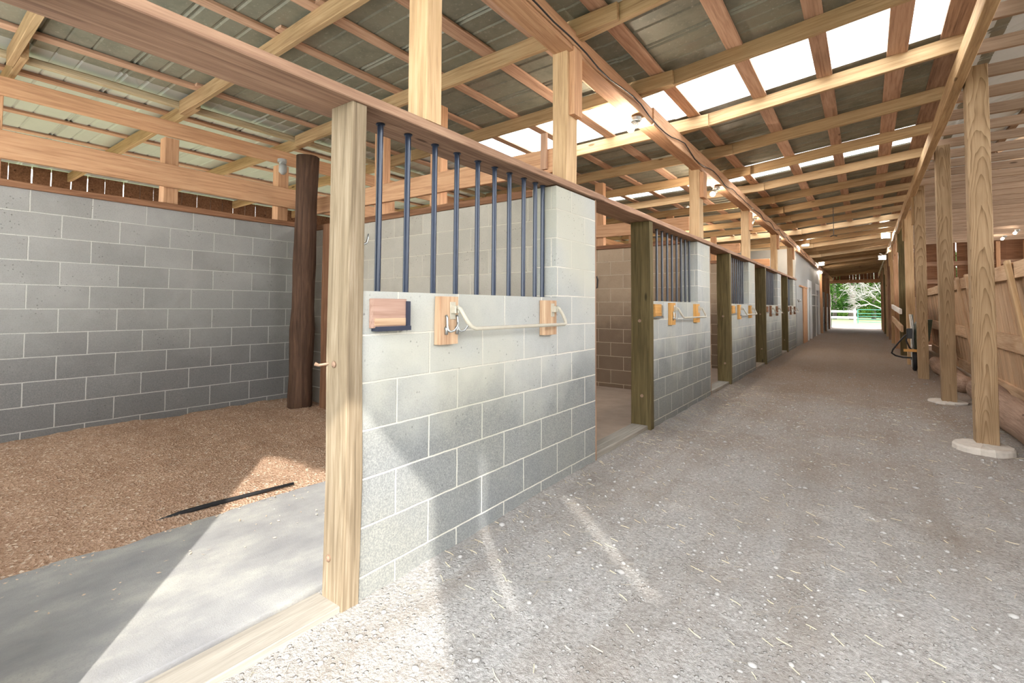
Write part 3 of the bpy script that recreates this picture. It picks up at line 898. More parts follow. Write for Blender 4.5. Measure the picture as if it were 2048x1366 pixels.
# tree-trunk post and dark board in the stall corner
bm = bmesh.new()
pts = [(0.12 * 0 - 0.04 + 0.0 * q, 0.01 * math.sin(q), 3.07 * q / 12) for q in range(13)]
pts = [(-0.03 + 0.06 * q / 12, 0, 2.905 * q / 12) for q in range(13)]
rings = tube(bm, [(p[2], p[1], p[0]) for p in pts], [0.128 - 0.012 * q / 12 + random.uniform(-0.008, 0.008) for q in range(13)], 20)
for v in bm.verts:
    k_ = 1 + 0.05 * pnoise(v.co.x * 2, math.atan2(v.co.y, v.co.z) * 3, 1.0)
    v.co.y *= k_; v.co.z *= k_
o = link('log_post', bm, 'log_wood', None, (-5.062, 2.975, 0.0), frame_quat((0, 0, 1)), smooth=True)
tag(o, 'dark round log post standing in the far corner of the nearest stall', 'post')
upright('corner_board', -4.90, -4.70, 3.09, 3.145, 0.03, 2.14, 'brown_wood', 'dark brown upright board beside the round log post', 'board', jit=0.006)

# ------------------------------------------------------------------ outer boards far left
bm = bmesh.new()
y = YN
while y < 17.8:
    w = random.uniform(0.19, 0.25)
    t = random.uniform(-0.01, 0.01)
    box(bm, -9.95 + t, -9.92 + t, y, y + w - random.uniform(0.006, 0.022), 2.45, 3.27)
    y += w
struct('wall_outer', bm, 'brown_wood')
timber('trim_%d' % k, (-9.9, YN, 2.5), (-9.9, 17.8, 2.5), 0.05, 0.12, 'brown_wood', kind='structure'); k += 1
for yq in (-0.9, 2.0, 5.0, 8.0, 11.0, 14.0, 17.0):
    upright('trim_%d' % k, -9.99, -9.86, yq, yq + 0.13, 0, 2.45, 'brown_wood', kind='structure'); k += 1
bm = bmesh.new(); box(bm, -10.3, -5.85, -3, 18, -0.069, -0.02)
o = struct('floor', bm, 'stall_dirt'); o['label'] = 'dirt floor of the bay beyond the block wall'

# ------------------------------------------------------------------ far left: tack room and farther stalls
struct('wall_tack_room', boxes((-5.8, -1.75, 17.4, 17.5, 0, 3.10), (-1.81, -1.74, 17.5, 21.0, 0, 3.0), (-1.81, -1.74, 22.6, 24.6, 0, 3.0), (-1.81, -1.74, 26.6, 27.4, 0, 3.0),
                               (-1.81, -1.74, 21.0, 22.6, 2.2, 3.0), (-1.81, -1.74, 24.6, 26.6, 2.2, 3.0)), 'grey_panel')
struct('wall_tack_room', boxes((-4.6, -4.5, 17.5, 30, 0, 3.0)), 'grey_panel')
upright('brown_board', -1.737, -1.70, 19.3, 20.55, 0.0, 1.95, 'beam_wood', 'tall brown board leaning flat on the grey tack room wall', 'board')
timber('ledge_board', (-1.71, 18.3, 1.96), (-1.71, 20.6, 1.96), 0.06, 0.05, 'beam_wood', 'thin brown ledge over the tall brown board', 'board')
for q, (ya, yb) in enumerate(((21.0, 22.6), (24.6, 26.6))):
    t = bpy.data.objects.new('door_%d' % (q + 1), None); COL.objects.link(t); t.location = (-1.74, ya, 0); t['kind'] = 'structure'
    bm = bmesh.new(); box(bm, -0.03, 0.03, -0.06, 0.30, 0, 2.3); link('door_jamb', bm, 'white_paint', t)
    bm = bmesh.new(); box(bm, -0.03, 0.03, yb - ya - 0.30, yb - ya + 0.06, 0, 2.3); link('door_jamb', bm, 'white_paint', t)
    bm = bmesh.new(); box(bm, -0.03, 0.03, 0.30, yb - ya - 0.30, 2.02, 2.3); link('door_head', bm, 'white_paint', t)
    bm = bmesh.new(); box(bm, -0.06, -0.035, 0.3, yb - ya - 0.3, 0.02, 2.02); link('door_panel', bm, 'grey_panel', t)
t = empty('wall_shelf', (-1.74, 22.75, 1.2), 'narrow pale shelf unit between the two white door frames', 'shelf')
for z in (0.12, 0.55):
    bm = bmesh.new(); box(bm, 0, 0.10, 0, 1.7, z, z + 0.03); link('shelf_board', bm, 'white_wood', t)
bm = bmesh.new(); box(bm, 0, 0.01, 0, 1.7, -0.1, 0.75); link('back_panel', bm, 'grey_panel', t)
bm = bmesh.new(); tube(bm, [(0, 0, 0.06), (0.03, 0.05, 0.0), (0.05, 0.3, 0.0), (0.03, 0.36, 0.06)], 0.012, 8)
o = link('wall_hook', bm, 'steel', None, (-1.74, 17.85, 1.45)); tag(o, 'steel rack hook on the grey wall past the farthest stall', 'hook')
for q, y in enumerate((27.6, 30.6, 33.6)):
    struct('wall_front', boxes((XB, XF, y + 1.2, y + 3.0, 0, 1.3), (XB, XF, y + 2.5, y + 3.0, 0, 2.08)), 'front_block')
    upright('door_post', -1.91, -1.71, y + 1.1, y + 1.2, 0, 2.08, 'jamb_wood' if q != 1 else 'red_wood', 'door post past the tack room, %s of three' % ORD[q], 'post', 'door posts past the tack room')
    upright('roof_post', -1.80, -1.66, y, y + 0.3, 0.0, 2.97, 'beam_wood', 'full-height brown post past the tack room, %s of three' % ORD[q], 'post', 'brown posts past the tack room')
    struct('wall_partition', boxes((-4.5, XB, y + 2.9, y + 3.0, 0, 2.08)), 'stall_back_block')
struct('wall_left', boxes((-4.7, -4.6, 27.4, YE, 0, 3.0)), 'stall_back_block')
timber('hanging_board', (-4.9, 9.95, 1.0), (-4.9, 9.95, 2.35), 0.04, 0.42, 'red_wood', 'red-brown plank shutter hanging at the back of the third stall', 'shutter')

# ------------------------------------------------------------------ right side posts and plate
timber('plate_beam', (0.715, YN, 3.345), (0.715, 16, 3.315), 0.085, 0.16, 'rafter_wood', 'near plate beam on the right-hand row of tall posts', 'beam', 'plate beams', jit=0.005)
timber('plate_beam', (0.715, 16, 3.315), (0.715, YE, 3.30), 0.085, 0.16, 'rafter_wood', 'far plate beam on the right-hand row of tall posts', 'beam', 'plate beams', jit=0.005)
py = [5.88 + 2.65 * q for q in range(12)]
for q, y in enumerate(py):
    big = q > 2
    lab = ['big square treated post on a concrete footing at the right', 'square treated post behind the big footed one, beside the log end',
           'square post just in front of the wheelbarrow'][q] if q < 3 else 'square aisle post, %s in the right-hand row' % ORD[q]
    x0 = 0.768 + (0 if q == 0 else (0.03 if q == 1 else -0.03))
    upright('aisle_post', x0, x0 + 0.150, y, y + 0.155, 0.0, 3.42, 'treated_wood' if q < 3 else ['beam_wood', 'rafter_wood', 'rail_wood', 'post_wood', 'jamb_wood'][q % 5], lab, 'post', 'tall posts along the right of the aisle', jit=0.002)
    if q >= 2:
        upright('post_cleat', x0 - 0.035, x0 + 0.001, y + 0.03, y + 0.13, 2.75, 3.26, 'post_wood', 'short board on the aisle side of the right-hand post, %s in the row' % ORD[q], 'board', 'cleats on the right-hand posts')
# boards closing the gaps low down between far posts
for q in range(3, 6):
    y = py[q]
    bm = bmesh.new()
    yy = y + 0.3
    while yy < y + 2.6:
        w = random.uniform(0.14, 0.2)
        box(bm, 0.93, 0.955, yy, yy + w - 0.01, 0.05, 1.5)
        yy += w
    tag(link('plank_barrier', bm, 'rail_wood'), 'low upright boards closing the gap after the %s right-hand post' % ORD[q], 'plank barrier', 'plank barriers between right-hand posts')
# footings
def footing(x, y, r, h, lab):
    bm = bmesh.new()
    ring = []
    n = 28
    for (rr, z) in ((r * 1.02, -0.03), (r, h * 0.7), (r * 0.94, h), (0.001, h + 0.004)):
        ring.append([bm.verts.new((x + rr * math.cos(a * 2 * PI / n) * (1 + 0.06 * pnoise(a * 0.7, r, 1.3)), y + rr * math.sin(a * 2 * PI / n) * (1 + 0.06 * pnoise(a * 0.7, r, 1.3)), z + 0.006 * pnoise(a, z, 2))) for a in range(n)])
    for a, c_ in zip(ring, ring[1:]):
        for q in range(n): bm.faces.new((a[q], a[(q + 1) % n], c_[(q + 1) % n], c_[q]))
    bm.faces.new(ring[-1])
    bmesh.ops.remove_doubles(bm, verts=bm.verts, dist=0.002)
    tag(link('post_footing', bm, 'concrete', smooth=False), lab, 'footing', 'concrete footings')
footing(0.81, 5.86, 0.20, 0.055, 'round concrete footing under the big right-hand post')
footing(0.86, 8.60, 0.20, 0.02, 'flat concrete footing under the second right-hand post')
# logs on the ground behind the posts
for q, (y0, y1, r, x) in enumerate(((3.2, 9.25, 0.165, 1.22), (9.6, 13.6, 0.13, 1.16))):
    bm = bmesh.new()
    n = 24
    pts = [(0 + (y1 - y0) * i / n, 0.02 * math.sin(i * 0.5), 0) for i in range(n + 1)]
    rr = [r * (1 + 0.05 * math.sin(i * 1.3) + random.uniform(-0.02, 0.02)) for i in range(n + 1)]
    rr[-1] = r * 0.55; rr[-2] = r * 0.92; rr[0] = r * 0.7
    tube(bm, pts, rr, 20)
    o = link('ground_log', bm, 'bark_wood', None, (x, y0, r - 0.015), frame_quat((0, 1, 0)), smooth=True)
    tag(o, ['thick bare log lying on the ground behind the big footed post', 'thinner log lying behind the second and third right-hand posts'][q], 'log', 'logs along the arena fence')

# ------------------------------------------------------------------ arena kick fence, leaning over the aisle
FX0, FX1 = 1.62, 1.42       # foot and head of the fence
def fx(z): return FX0 + (FX1 - FX0) * z / 1.78
t = empty('board_fence', (1.62, 3.0, 0), 'leaning fence of pale upright boards between aisle and arena', 'fence')
yy = 3.0
q = 0
bmb = bmesh.new()
FY1 = 19.0
while yy < FY1:
    w = random.uniform(0.135, 0.18)
    ang = 0.0
    jit_ = random.uniform(-0.004, 0.004)
    bb = bmesh.new()
    Lb = 1.78
    top = random.uniform(-0.02, 0.0)
    vs = []
    for z in (0.03, Lb + top):
        for (dx, yb) in ((0.0, 0), (0.022, 0), (0.022, w - 0.006), (0.0, w - 0.006)):
            vs.append(bb.verts.new((fx(z) - 1.62 + 0.02 + dx + jit_, yy - 3.0 + yb - 0.02 * (z > 1), z)))
    for f4 in ((0, 1, 2, 3), (7, 6, 5, 4), (0, 4, 5, 1), (1, 5, 6, 2), (2, 6, 7, 3), (3, 7, 4, 0)):
        bb.faces.new([vs[i_] for i_ in f4])
    # own mesh, grain along the board
    M_ = frame_quat((fx(1) - fx(0), 0, 1)).to_matrix().to_4x4()
    bmesh.ops.transform(bb, matrix=Matrix.Translation((-0.02, -(yy - 3.0), 0)), verts=bb.verts)
    bmesh.ops.transform(bb, matrix=M_.inverted(), verts=bb.verts)
    link('board', bb, 'fence_wood', t, (0.02, yy - 3.0, 0), M_.to_quaternion())
    yy += w
bmb.free()
for (z, h) in ((1.69, 0.19), (0.80, 0.22), (0.10, 0.20)):
    for (ya, yb) in ((3.0, 6.9), (6.9, 11.2), (11.2, 15.0), (15.0, 19.0)):
        bm = timber_bm(yb - ya - 0.01, 0.04, h, 0.003, 0.004)
        link('rail', bm, 'fence_wood', t, (fx(z) - 1.62 - 0.012, ya - 3.0, z), frame_quat((0, 1, 0)))
for (ya, w) in ((8.02, 0.10), (10.9, 0.10), (11.9, 0.09), (14.2, 0.1)):
    a = Vector((fx(0) - 1.62 - 0.06, ya - 3.0 - 0.28, 0.02)); c_ = Vector((fx(1.82) - 1.62 - 0.06, ya - 3.0, 1.80))
    bm = timber_bm((c_ - a).length, w, 0.045, 0.002, 0.004)
    link('stud', bm, 'post_wood' if ya < 9 else 'fence_wood', t, a, frame_quat(c_ - a))

# ------------------------------------------------------------------ arena roof, joists, far wall
def za(x): return 3.62 + 0.38 * (x - 0.9)
for q in range(29):
    y = 5.63 + 0.61 * (q - 2)
    timber('arena_joist', (0.752, y, 3.475), (10.6, y, 3.50), 0.04, 0.115, 'joist_wood', 'ceiling joist over the arena, %s from the near end' % ORD[q], 'joist', 'ceiling joists over the arena', jit=0.002)
for q, x in enumerate((1.8, 3.0, 4.2, 5.6, 7.0)):
    timber('arena_purlin', (x, YN, za(x) - 0.04), (x, 21.6, za(x) - 0.04), 0.09, 0.04, 'joist_wood', 'roof purlin over the arena, %s from the aisle' % ORD[q], 'purlin', 'roof purlins over the arena')
for q in range(10):
    y = 4.41 + 1.83 * q
    timber('arena_brace', (1.6, y, 3.57), (4.6, y + 0.9, za(4.6) - 0.09), 0.04, 0.09, 'fence_wood', 'slanting brace under the arena roof, %s from the near end' % ORD[q], 'brace', 'braces under the arena roof')
bm = bmesh.new(); sheet(bm, [(0.80, za(0.80)), (12.5, za(12.5))], YN, 21.9, 0.04)
struct('ceiling', bm, 'galvanised_metal', label='pale metal roof sheets over the arena')
bm = bmesh.new()
yq = YN
while yq < 21.7:
    box(bm, 12.4, 12.43, yq, yq + 0.24, 0, 2.6); yq += 0.25
struct('wall_right', bm, 'joist_wood')  # unseen arena side wall, added low to limit the daylight let in
bm = bmesh.new()
yq = 21.75
while yq < YE:
    box(bm, 0.96, 0.985, yq, yq + 0.19, 0, 3.62); yq += 0.2
struct('wall_right', bm, 'rail_wood')
# far arena wall, dark boards with gaps
bm = bmesh.new()
x = 0.95
YA = 21.7
while x < 12.4:
    w = random.uniform(0.16, 0.26)
    a_ = random.uniform(0.02, 0.07) if random.random() < 0.22 else random.uniform(0.0, 0.006)
    z1 = za(x) - (random.uniform(0.05, 0.5) if random.random() < 0.25 else 0)
    box(bm, x, x + w - a_, YA, YA + 0.03, 0, z1)
    x += w
struct('wall_end', bm, 'brown_wood')
for z in (1.2, 2.15, 2.75):
    timber('trim_%d' % k, (0.95, YA - 0.04, z), (12, YA - 0.04, z), 0.06, 0.14, 'rail_wood', kind='structure'); k += 1
for q in range(8):
    x = 1.55 + q * 0.62
    upright('wall_stud', x, x + 0.10, YA - 0.16, YA - 0.075, 0, 3.4, 'beam_wood', 'upright stud on the dark far arena wall, %s from the aisle' % ORD[q], 'stud', 'studs on the far arena wall')
# far end of the aisle: gable boards and opening
bm = bmesh.new()
x = -1.95
while x < 0.95:
    w = random.uniform(0.15, 0.2)
    box(bm, x, x + w - (random.uniform(0.01, 0.045) if random.random() < 0.5 else 0.004), YE, YE + 0.03, 2.84 + random.uniform(-0.06, 0.02), 3.75)
    x += w
struct('wall_end', bm, 'brown_wood')
timber('trim_%d' % k, (-1.95, YE - 0.03, 2.93), (0.95, YE - 0.03, 2.93), 0.06, 0.2, 'beam_wood', kind='structure'); k += 1
bm = bmesh.new()
y = -5.8
while y < -1.9:
    box(bm, y, y + 0.19, YE, YE + 0.03, 0, 3.4); y += 0.2
struct('wall_end', bm, 'brown_wood')
upright('trim_%d' % k, -1.93, -1.80, YE - 0.2, YE, 0, 2.85, 'weathered_wood', kind='structure'); k += 1
upright('trim_%d' % k, 0.82, 0.95, YE - 0.2, YE, 0, 2.85, 'weathered_wood', kind='structure'); k += 1
# near end boards to the right of the open doorway (behind the photographer)
bm = bmesh.new()
edgesx = [1.52, 1.66, 1.76, 1.91, 1.985, 2.3, 2.58, 2.84, 2.925, 3.2, 3.5, 3.9, 4.3, 4.7, 5.1, 5.5, 5.9, 6.3, 6.7, 7.1, 7.5, 7.9, 8.3, 8.7, 9.1, 9.5, 10]
skip = {(1.91, 1.985): 3.05, (2.84, 2.925): 3.55}  # gaps opened to throw slits of sunlight on the gravel
box(bm, 0.80, 1.5195, YN - 0.03, YN, 3.49, 3.86)  # unseen header added to trim the top of the sun patch
for a, c_ in zip(edgesx, edgesx[1:]):
    if (a, c_) in skip:
        box(bm, a, c_ - 0.0005, YN - 0.03, YN, -0.05, skip[(a, c_)])
        continue
    box(bm, a, c_ - 0.0005, YN - 0.03, YN, -0.05, za((a + c_) / 2) + 0.02)
struct('wall_near', bm, 'brown_wood')

# ------------------------------------------------------------------ white rails and wheelbarrow by the right-hand posts
timber('loose_rail', (0.72, 15.6, 1.16), (0.70, 19.6, 1.30), 0.05, 0.13, 'white_wood', 'upper whitish rail on the right-hand posts past the wheelbarrow', 'rail', 'whitish rails past the wheelbarrow')
timber('loose_rail', (0.72, 15.2, 0.74), (0.70, 19.4, 0.92), 0.05, 0.16, 'fence_wood', 'lower pale rail on the right-hand posts past the wheelbarrow', 'rail', 'whitish rails past the wheelbarrow')
t = empty('wheelbarrow', (0.80, 12.6, 0.0), 'black wheelbarrow stood on end against the right-hand posts', 'wheelbarrow')
bm = bmesh.new()
n = 28
ringp = [(0.06 * 0, 0.21 * math.cos(a * 2 * PI / n), 0.235 + 0.21 * math.sin(a * 2 * PI / n)) for a in range(n + 1)]
tube(bm, ringp, 0.035, 10, cap=False)
link('tyre', bm, 'black_rubber', t, (-0.02, 0, 0), smooth=True)
bm = bmesh.new(); tube(bm, [(-0.07, 0, 0.235), (0.05, 0, 0.235)], 0.03, 12); tube(bm, [(-0.012, 0, 0.235), (0.012, 0, 0.235)], 0.17, 24)
link('hub', bm, 'steel', t, (-0.02, 0, 0))
bm = bmesh.new()
lo_ = [(0.02, -0.20, 0.42), (0.02, 0.20, 0.42), (0.13, 0.17, 0.46), (0.13, -0.17, 0.46)]
prof = []
for z, w, x0, x1 in ((0.44, 0.22, -0.02, 0.12), (0.62, 0.28, -0.03, 0.20), (0.92, 0.30, 0.00, 0.24), (1.02, 0.30, 0.06, 0.25)):
    prof.append([bm.verts.new(p) for p in ((x0, -w, z), (x0, w, z), (x1, w * 0.75, z), (x1, -w * 0.75, z))])
for a, c_ in zip(prof, prof[1:]):
    for q in range(4): bm.faces.new((a[q], a[(q + 1) % 4], c_[(q + 1) % 4], c_[q]))
bm.faces.new(prof[0]); bm.faces.new(list(reversed(prof[-1])))
link('tub', bm, 'green_plastic', t)
for s in (-1, 1):
    bm = bmesh.new(); tube(bm, [(-0.05, 0.10 * s, 0.06), (-0.05, 0.16 * s, 0.4), (-0.04, 0.24 * s, 0.8), (-0.06, 0.28 * s, 1.12)], 0.017, 8)
    link('handle', bm, 'steel' if s < 0 else 'white_wood', t, smooth=True)
bm = bmesh.new()
tube(bm, [(-0.03, -0.12, 0.74), (-0.16, -0.10, 0.70), (-0.26, -0.08, 0.56), (-0.36, -0.06, 0.40), (-0.38, -0.04, 0.33), (-0.32, -0.02, 0.28), (-0.2, -0.02, 0.25), (-0.05, -0.02, 0.25)], 0.016, 8)
tube(bm, [(-0.12, -0.10, 0.72), (-0.15, -0.1, 0.60), (-0.10, -0.08, 0.46), (-0.04, -0.06, 0.38)], 0.015, 8)
link('leg_loop', bm, 'black_plastic', t, smooth=True)
bm = bmesh.new(); box(bm, -0.14, -0.02, -0.18, -0.02, 0.64, 0.84, 0.01)
link('bracket', bm, 'black_plastic', t)
timber('cross_stick', (0.60, 12.35, 0.41), (0.95, 12.35, 0.41), 0.04, 0.05, 'amber_wood', 'short orange-brown stick across the wheelbarrow', 'stick')

# ------------------------------------------------------------------ lamps
def bulb_lamp(x, y, z, lab, lit=True, dirx=-1, glow='bulb_glow'):
    t = empty('bulb_lamp', (x, y, z), lab, 'lamp', 'bulb lamps')
    bm = bmesh.new(); tube(bm, [(0, 0, 0), (0, 0, -0.035)], 0.05, 16); tube(bm, [(0, 0, -0.035), (dirx * 0.03, 0, -0.06)], 0.035, 12)
    link('junction_box', bm, 'grey_box', t)
    if lit:
        bm = bmesh.new(); bmesh.ops.create_icosphere(bm, subdivisions=2, radius=0.036)
        for v in bm.verts: v.co += Vector((dirx * 0.055, 0, -0.095))
        link('light_bulb', bm, glow, t, smooth=True)
    else:
        bm = bmesh.new(); tube(bm, [(dirx * 0.02, 0, -0.06), (dirx * 0.02, 0, -0.08), (dirx * 0.02, 0, -0.15), (dirx * 0.02, 0, -0.18)], [0.03, 0.045, 0.045, 0.02], 14)
        link('lamp_jar', bm, 'grey_box', t, smooth=True)
    return t


def flood(x, y, z, sx, lab):
    t = empty('flood_lamp', (x, y, z), lab, 'lamp', 'flood lamps')
    bm = bmesh.new(); box(bm, -0.11, 0.11, -0.05, 0.0, -0.16, 0.0, 0.01)
    link('housing', bm, 'grey_box', t)
    bm = bmesh.new(); box(bm, -0.098, 0.098, -0.055, -0.051, -0.148, -0.012)
    link('lens', bm, 'flood_glow', t)
    bm = bmesh.new(); tube(bm, [(0, -0.02, 0.0), (0, 0.0, 0.05), (-sx * 0.08, 0.02, 0.07)], 0.012, 8)
    link('mount_bracket', bm, 'grey_box', t)


bulb_lamp(-1.72, 4.33, 3.03, 'lit bare bulb lamp under the plate beam past the first pier')
bulb_lamp(-1.72, 7.40, 2.995, 'lit bulb lamp under the plate beam past the second pier')
bulb_lamp(-1.72, 10.35, 2.99, 'lit bulb lamp under the plate beam past the third pier')
bulb_lamp(-1.72, 13.75, 2.99, 'lit bulb lamp under the plate beam past the fourth pier')
bulb_lamp(-1.70, 16.6, 2.93, 'lit bulb lamp beside the farthest roof post over the stalls')
bulb_lamp(-1.60, 27.0, 3.0, 'lit bulb lamp past the second white door frame')
bulb_lamp(-3.4, 12.2, 3.05, 'small lit bulb lamp deep inside over the stalls')
bulb_lamp(-5.50, 2.93, 2.95, 'unlit grey jar lamp at the short post beside the round log', lit=False, dirx=1)
bulb_lamp(3.36, 20.0, 3.40, 'lit bulb lamp hanging deep in the arena, nearer the far wall studs', glow='dim_glow')
bulb_lamp(3.32, 18.3, 3.36, 'lit bulb lamp hanging deep in the arena, closer to the aisle', glow='dim_glow')
flood(-1.50, 17.9, 3.36, -1, 'square flood lamp on the stall side before the tack room')
flood(-1.52, 25.2, 3.27, -1, 'square flood lamp over the tack room doors')
flood(0.52, 17.8, 3.44, 1, 'square flood lamp on the right-hand plate beam, nearer one')
flood(0.52, 21.6, 3.12, 1, 'square flood lamp on the right-hand plate beam, farther one')
# thin wire hanging from the rafters
bm = bmesh.new(); tube(bm, [(-0.5, 11.95, 3.33), (-0.5, 11.95, 2.74)], 0.006, 6); tube(bm, [(-0.56, 11.95, 2.72), (-0.53, 11.95, 2.735), (-0.5, 11.95, 2.745), (-0.47, 11.95, 2.735), (-0.44, 11.95, 2.72)], 0.010, 6)
tag(link('hanging_wire', bm, 'tool_dark'), 'thin black wire with small hanger dangling over the aisle', 'wire')
bm = bmesh.new()
pts = [(0.655 + 0.005 * math.sin(q * 2), 14 + q * 0.5, 3.24 - 0.09 * abs(math.sin(q * 0.8))) for q in range(40)]
tube(bm, pts, 0.008, 6)
tag(link('electric_cable', bm, 'ivory_paint'), 'white electric cable sagging along the right-hand plate beam', 'cable')

# ------------------------------------------------------------------ loose gravel, straw
bm = bmesh.new()
def pebble(x, y, z, s):
    r = bmesh.ops.create_icosphere(bm, subdivisions=1, radius=s)
    a = random.uniform(0, PI); ca, sa = math.cos(a), math.sin(a)
    sx, sy, sz = random.uniform(0.8, 1.3), random.uniform(0.6, 1.0), random.uniform(0.35, 0.6)
    for v in r['verts']:
        p = v.co * random.uniform(0.85, 1.12)
        px, pyy = p.x * sx, p.y * sy
        v.co = Vector((x + px * ca - pyy * sa, y + px * sa + pyy * ca, z + p.z * sz))
for _ in range(6500):
    y = random.uniform(0.4, 7.5) if random.random() < 0.8 else random.uniform(4, 12)
    x = random.uniform(-1.68, 1.3)
    if pnoise(x, y, 0.9) < random.uniform(-0.6, 0.25) and random.random() < 0.7: continue
    s = min(0.022, 0.004 + random.expovariate(1 / 0.0034))
    pebble(x, y, aisle_z(x, y) + s * 0.12, s)
tag(link('gravel', bm, 'stone', smooth=True), 'loose grey pebbles scattered over the aisle floor', 'gravel', kind='stuff')
bm = bmesh.new()
for _ in range(1700):
    y = random.uniform(0.5, 8.5); x = random.uniform(-1.7, 1.3)
    if random.random() < 0.35: x = -1.7 + random.expovariate(1 / 0.22)
    if x > 1.3: continue
    L = random.uniform(0.015, 0.07); a = random.uniform(0, PI); w = random.uniform(0.0007, 0.0016)
    dx, dy = math.cos(a) * L / 2, math.sin(a) * L / 2
    z = aisle_z(x, y) + 0.004
    bend = random.uniform(-0.15, 0.15)
    pp = [(x - dx, y - dy), (x - dy * bend, y + dx * bend), (x + dx, y + dy)]
    prev = None
    for i, (qx, qy) in enumerate(pp):
        zz = max(z, aisle_z(qx, qy) + 0.003)
        row = [bm.verts.new((qx - dy / L * w * 2, qy + dx / L * w * 2, zz)), bm.verts.new((qx + dy / L * w * 2, qy - dx / L * w * 2, zz + 0.002))]
        if prev: bm.faces.new((prev[0], prev[1], row[1], row[0]))
        prev = row
tag(link('loose_straw', bm, 'straw'), 'bits of pale straw scattered over the aisle floor', 'straw', kind='stuff')

# ------------------------------------------------------------------ outside, beyond the far doorway
FYo = 52.0
t = empty('white_fence', (-3.0, FYo, 0), 'white plank fence outside the far doorway', 'fence')
for z in (0.42, 0.95):
    bm = timber_bm(6.0, 0.04, 0.17, 0.002); link('rail', bm, 'white_paint', t, (-3.6, 0, z), frame_quat((1, 0, 0)))
for x in (2.25, -0.6, -3.4):
    bm = timber_bm(1.25, 0.15, 0.16, 0.001); link('post', bm, 'white_paint', t, (x, 0.08, -0.07), frame_quat((0, 0, 1)))
t = empty('pipe_gate', (-0.55, FYo, 0), 'green pipe gate outside the far doorway beside the white fence', 'gate')
for z in (0.06, 0.30, 0.54, 0.78, 1.12):
    bm = bmesh.new(); tube(bm, [(0, 0, z), (3.6, 0, z - 0.02)], 0.025, 8); link('pipe', bm, 'green_paint', t)
for x in (0.02, 1.75, 3.55):
    bm = bmesh.new(); tube(bm, [(x, 0, -0.07), (x, 0, 1.14)], 0.035, 8); link('upright', bm, 'green_paint', t)


def tree(x, y, h, cr, cz, nleaf, mat, lab, grp, trunk_r=0.22):
    t = empty('tree', (x, y, -0.07), lab, 'tree', grp)
    bm = bmesh.new()
    tube(bm, [(0, 0, 0), (0.05, 0, h * 0.3), (-0.08, 0.05, h * 0.6), (0.05, 0, h * 0.9)], [trunk_r * 1.2, trunk_r, trunk_r * 0.7, trunk_r * 0.3], 9)
    for q in range(5):
        a = q * 1.3 + x; z = h * (0.4 + 0.1 * q)
        tube(bm, [(0, 0, z), (math.cos(a) * cr * 0.6, math.sin(a) * cr * 0.6, z + 0.5)], [trunk_r * 0.35, 0.03], 6)
    link('trunk', bm, 'tree_bark', t, smooth=True)
    bm = bmesh.new()
    cl = [(random.gauss(0, cr * 0.5), random.gauss(0, cr * 0.5), random.uniform(cz, h), random.uniform(0.5, 1.2)) for _ in range(30)]
    for _ in range(nleaf):
        c0 = random.choice(cl)
        p = Vector((random.gauss(c0[0], c0[3] * 0.55), random.gauss(c0[1], c0[3] * 0.55), random.gauss(c0[2], c0[3] * 0.35)))
        if p.z < 0.15: continue
        s = random.uniform(0.07, 0.17)
        u = Vector((random.gauss(0, 1), random.gauss(0, 1), random.gauss(0, 0.6))).normalized()
        w = u.cross(Vector((random.gauss(0, 1), random.gauss(0, 1), random.gauss(0, 1)))).normalized()
        bm.faces.new([bm.verts.new(p + v) for v in (-u * s, w * s * 0.5, u * s, -w * s * 0.5)])
    link('crown', bm, mat, t)


TR = [(-5.2, 66, 9, 2.4, 0.6, 'leaf_light', 'pale green tree outside behind the white fence, leftmost in the far doorway'),
      (-3.0, 70, 10, 2.4, 1.6, 'leaf_dark', 'dark green tree behind the white fence, second from the left in the far doorway'),
      (-1.2, 68, 10, 2.3, 1.2, 'leaf_dark', 'dark thick-trunked tree in the middle of the far doorway'),
      (0.8, 72, 9, 2.6, 0.3, 'leaf_light', 'bright leafy tree behind the green gate'),
      (2.7, 68, 9, 2.4, 0.3, 'leaf_dark', 'dark leafy tree behind the bare pale tree'),
      (4.8, 73, 10, 2.8, 0.3, 'leaf_light', 'light green tree at the right edge of the far doorway'),
      (-8.0, 76, 12, 3.2, 0.3, 'leaf_dark', 'tall dark tree far outside, beyond the left side of the doorway'),
      (7.5, 78, 12, 3.2, 0.3, 'leaf_dark', 'tall dark tree far outside, beyond the right side of the doorway'),
      (-1.8, 82, 12, 3.6, 0.2, 'leaf_light', 'tall pale tree farthest back on the left of the doorway'),
      (2.4, 84, 12, 3.6, 0.2, 'leaf_dark', 'tall dark tree farthest back on the right of the doorway')]
for (x, y, h, cr, cz, mt, lab) in TR:
    tree(x, y, h, cr, cz, 3200, mt, lab, 'trees outside the far doorway', 0.3 if 'thick' in lab else 0.2)
for q, (x, y) in enumerate(((-6.5, 88), (-3.6, 88), (-0.6, 88), (2.4, 88), (5.4, 88), (8.4, 88))):
    t = empty('bush', (x, y, -0.07), 'dense green undergrowth far behind the trees, %s from the left' % ORD[q], 'bush', 'undergrowth behind the trees')
    bm = bmesh.new()
    for _ in range(3600):
        p = Vector((random.uniform(-1.9, 1.9), random.gauss(0, 0.8), random.uniform(0, 9)))
        s = random.uniform(0.18, 0.42)
        u = Vector((random.gauss(0, 1), random.gauss(0, 1), random.gauss(0, 0.6))).normalized(); w = u.cross(Vector((random.gauss(0, 1), random.gauss(0, 1), random.gauss(0, 1)))).normalized()
        bm.faces.new([bm.verts.new(p + v) for v in (-u * s, w * s * 0.5, u * s, -w * s * 0.5)])
    link('foliage', bm, 'leaf_dark', t)
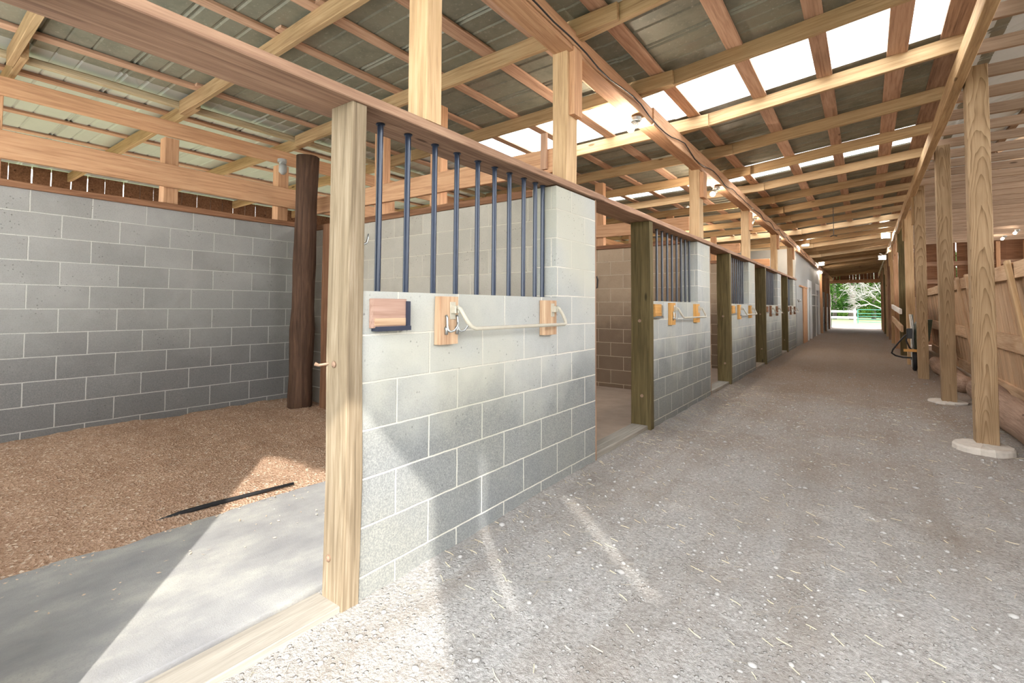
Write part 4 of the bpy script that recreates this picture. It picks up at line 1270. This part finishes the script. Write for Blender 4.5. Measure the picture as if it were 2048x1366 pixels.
# bare pale tree
bm = bmesh.new()
def branch(p, d, L, r, depth):
    if depth == 0 or r < 0.006: return
    pts = [Vector(p)]; dd = Vector(d)
    for i in range(3):
        dd = (dd + Vector((random.gauss(0, .22), random.gauss(0, .22), random.gauss(0, .16)))).normalized()
        pts.append(pts[-1] + dd * L / 3)
    tube(bm, pts, [r, r * 0.9, r * 0.75, r * 0.6], 5)
    for i in range(3 if depth > 3 else 2):
        nd = (dd + Vector((random.gauss(-0.25, .7), random.gauss(0, .6), random.gauss(0, .6)))).normalized()
        branch(pts[random.choice((2, 3))], nd, L * random.uniform(0.6, 0.85), r * 0.62, depth - 1)
random.seed(21)
branch((0, 0, 0), (-0.05, 0, 1), 1.5, 0.10, 3)
for q in range(5):
    branch((0, 0, 1.0 + 0.45 * q), (-0.9 + 0.25 * q, random.gauss(0, .3), 0.7), 1.5, 0.075, 6)
o = link('bare_tree', bm, 'dead_wood', None, (1.6, 60, -0.07), smooth=True)
tag(o, 'bare pale branching tree outside the far doorway', 'tree')

# ------------------------------------------------------------------ light
w = bpy.data.worlds.new('sky'); SC.world = w
w.use_nodes = True
nt = w.node_tree; nt.nodes.clear()
wo = nt.nodes.new('ShaderNodeOutputWorld'); bg = nt.nodes.new('ShaderNodeBackground')
tcw = nt.nodes.new('ShaderNodeTexCoord'); spw = nt.nodes.new('ShaderNodeSeparateXYZ'); rw = nt.nodes.new('ShaderNodeValToRGB')
nt.links.new(tcw.outputs['Generated'], spw.inputs[0]); nt.links.new(spw.outputs[2], rw.inputs[0])
rw.color_ramp.elements[0].position = 0.0; rw.color_ramp.elements[0].color = (1.0, 0.98, 0.95, 1)
rw.color_ramp.elements[1].position = 0.8; rw.color_ramp.elements[1].color = (0.86, 0.92, 1.0, 1)
nt.links.new(rw.outputs[0], bg.inputs[0]); nt.links.new(bg.outputs[0], wo.inputs[0])
bg.inputs[1].default_value = 7.0
sl = bpy.data.lights.new('sun', 'SUN'); sl.energy = 4.6; sl.angle = math.radians(0.7); sl.color = (1.0, 0.94, 0.85)
so = bpy.data.objects.new('sun', sl); COL.objects.link(so)
so.rotation_mode = 'QUATERNION'
so.rotation_quaternion = Vector((-1.18, 1.0, -1.16)).to_track_quat('-Z', 'Y')
so.location = (20, -20, 20)

SC.view_settings.view_transform = 'Standard'
SC.view_settings.look = 'None'
SC.view_settings.exposure = 0.75
SC.view_settings.gamma = 1.0
SC.view_settings.use_curve_mapping = False
cy = SC.cycles
cy.use_denoising = True
cy.max_bounces = 8; cy.diffuse_bounces = 5; cy.glossy_bounces = 3; cy.transmission_bounces = 6
cy.sample_clamp_indirect = 6.0
cy.caustics_reflective = False; cy.caustics_refractive = False
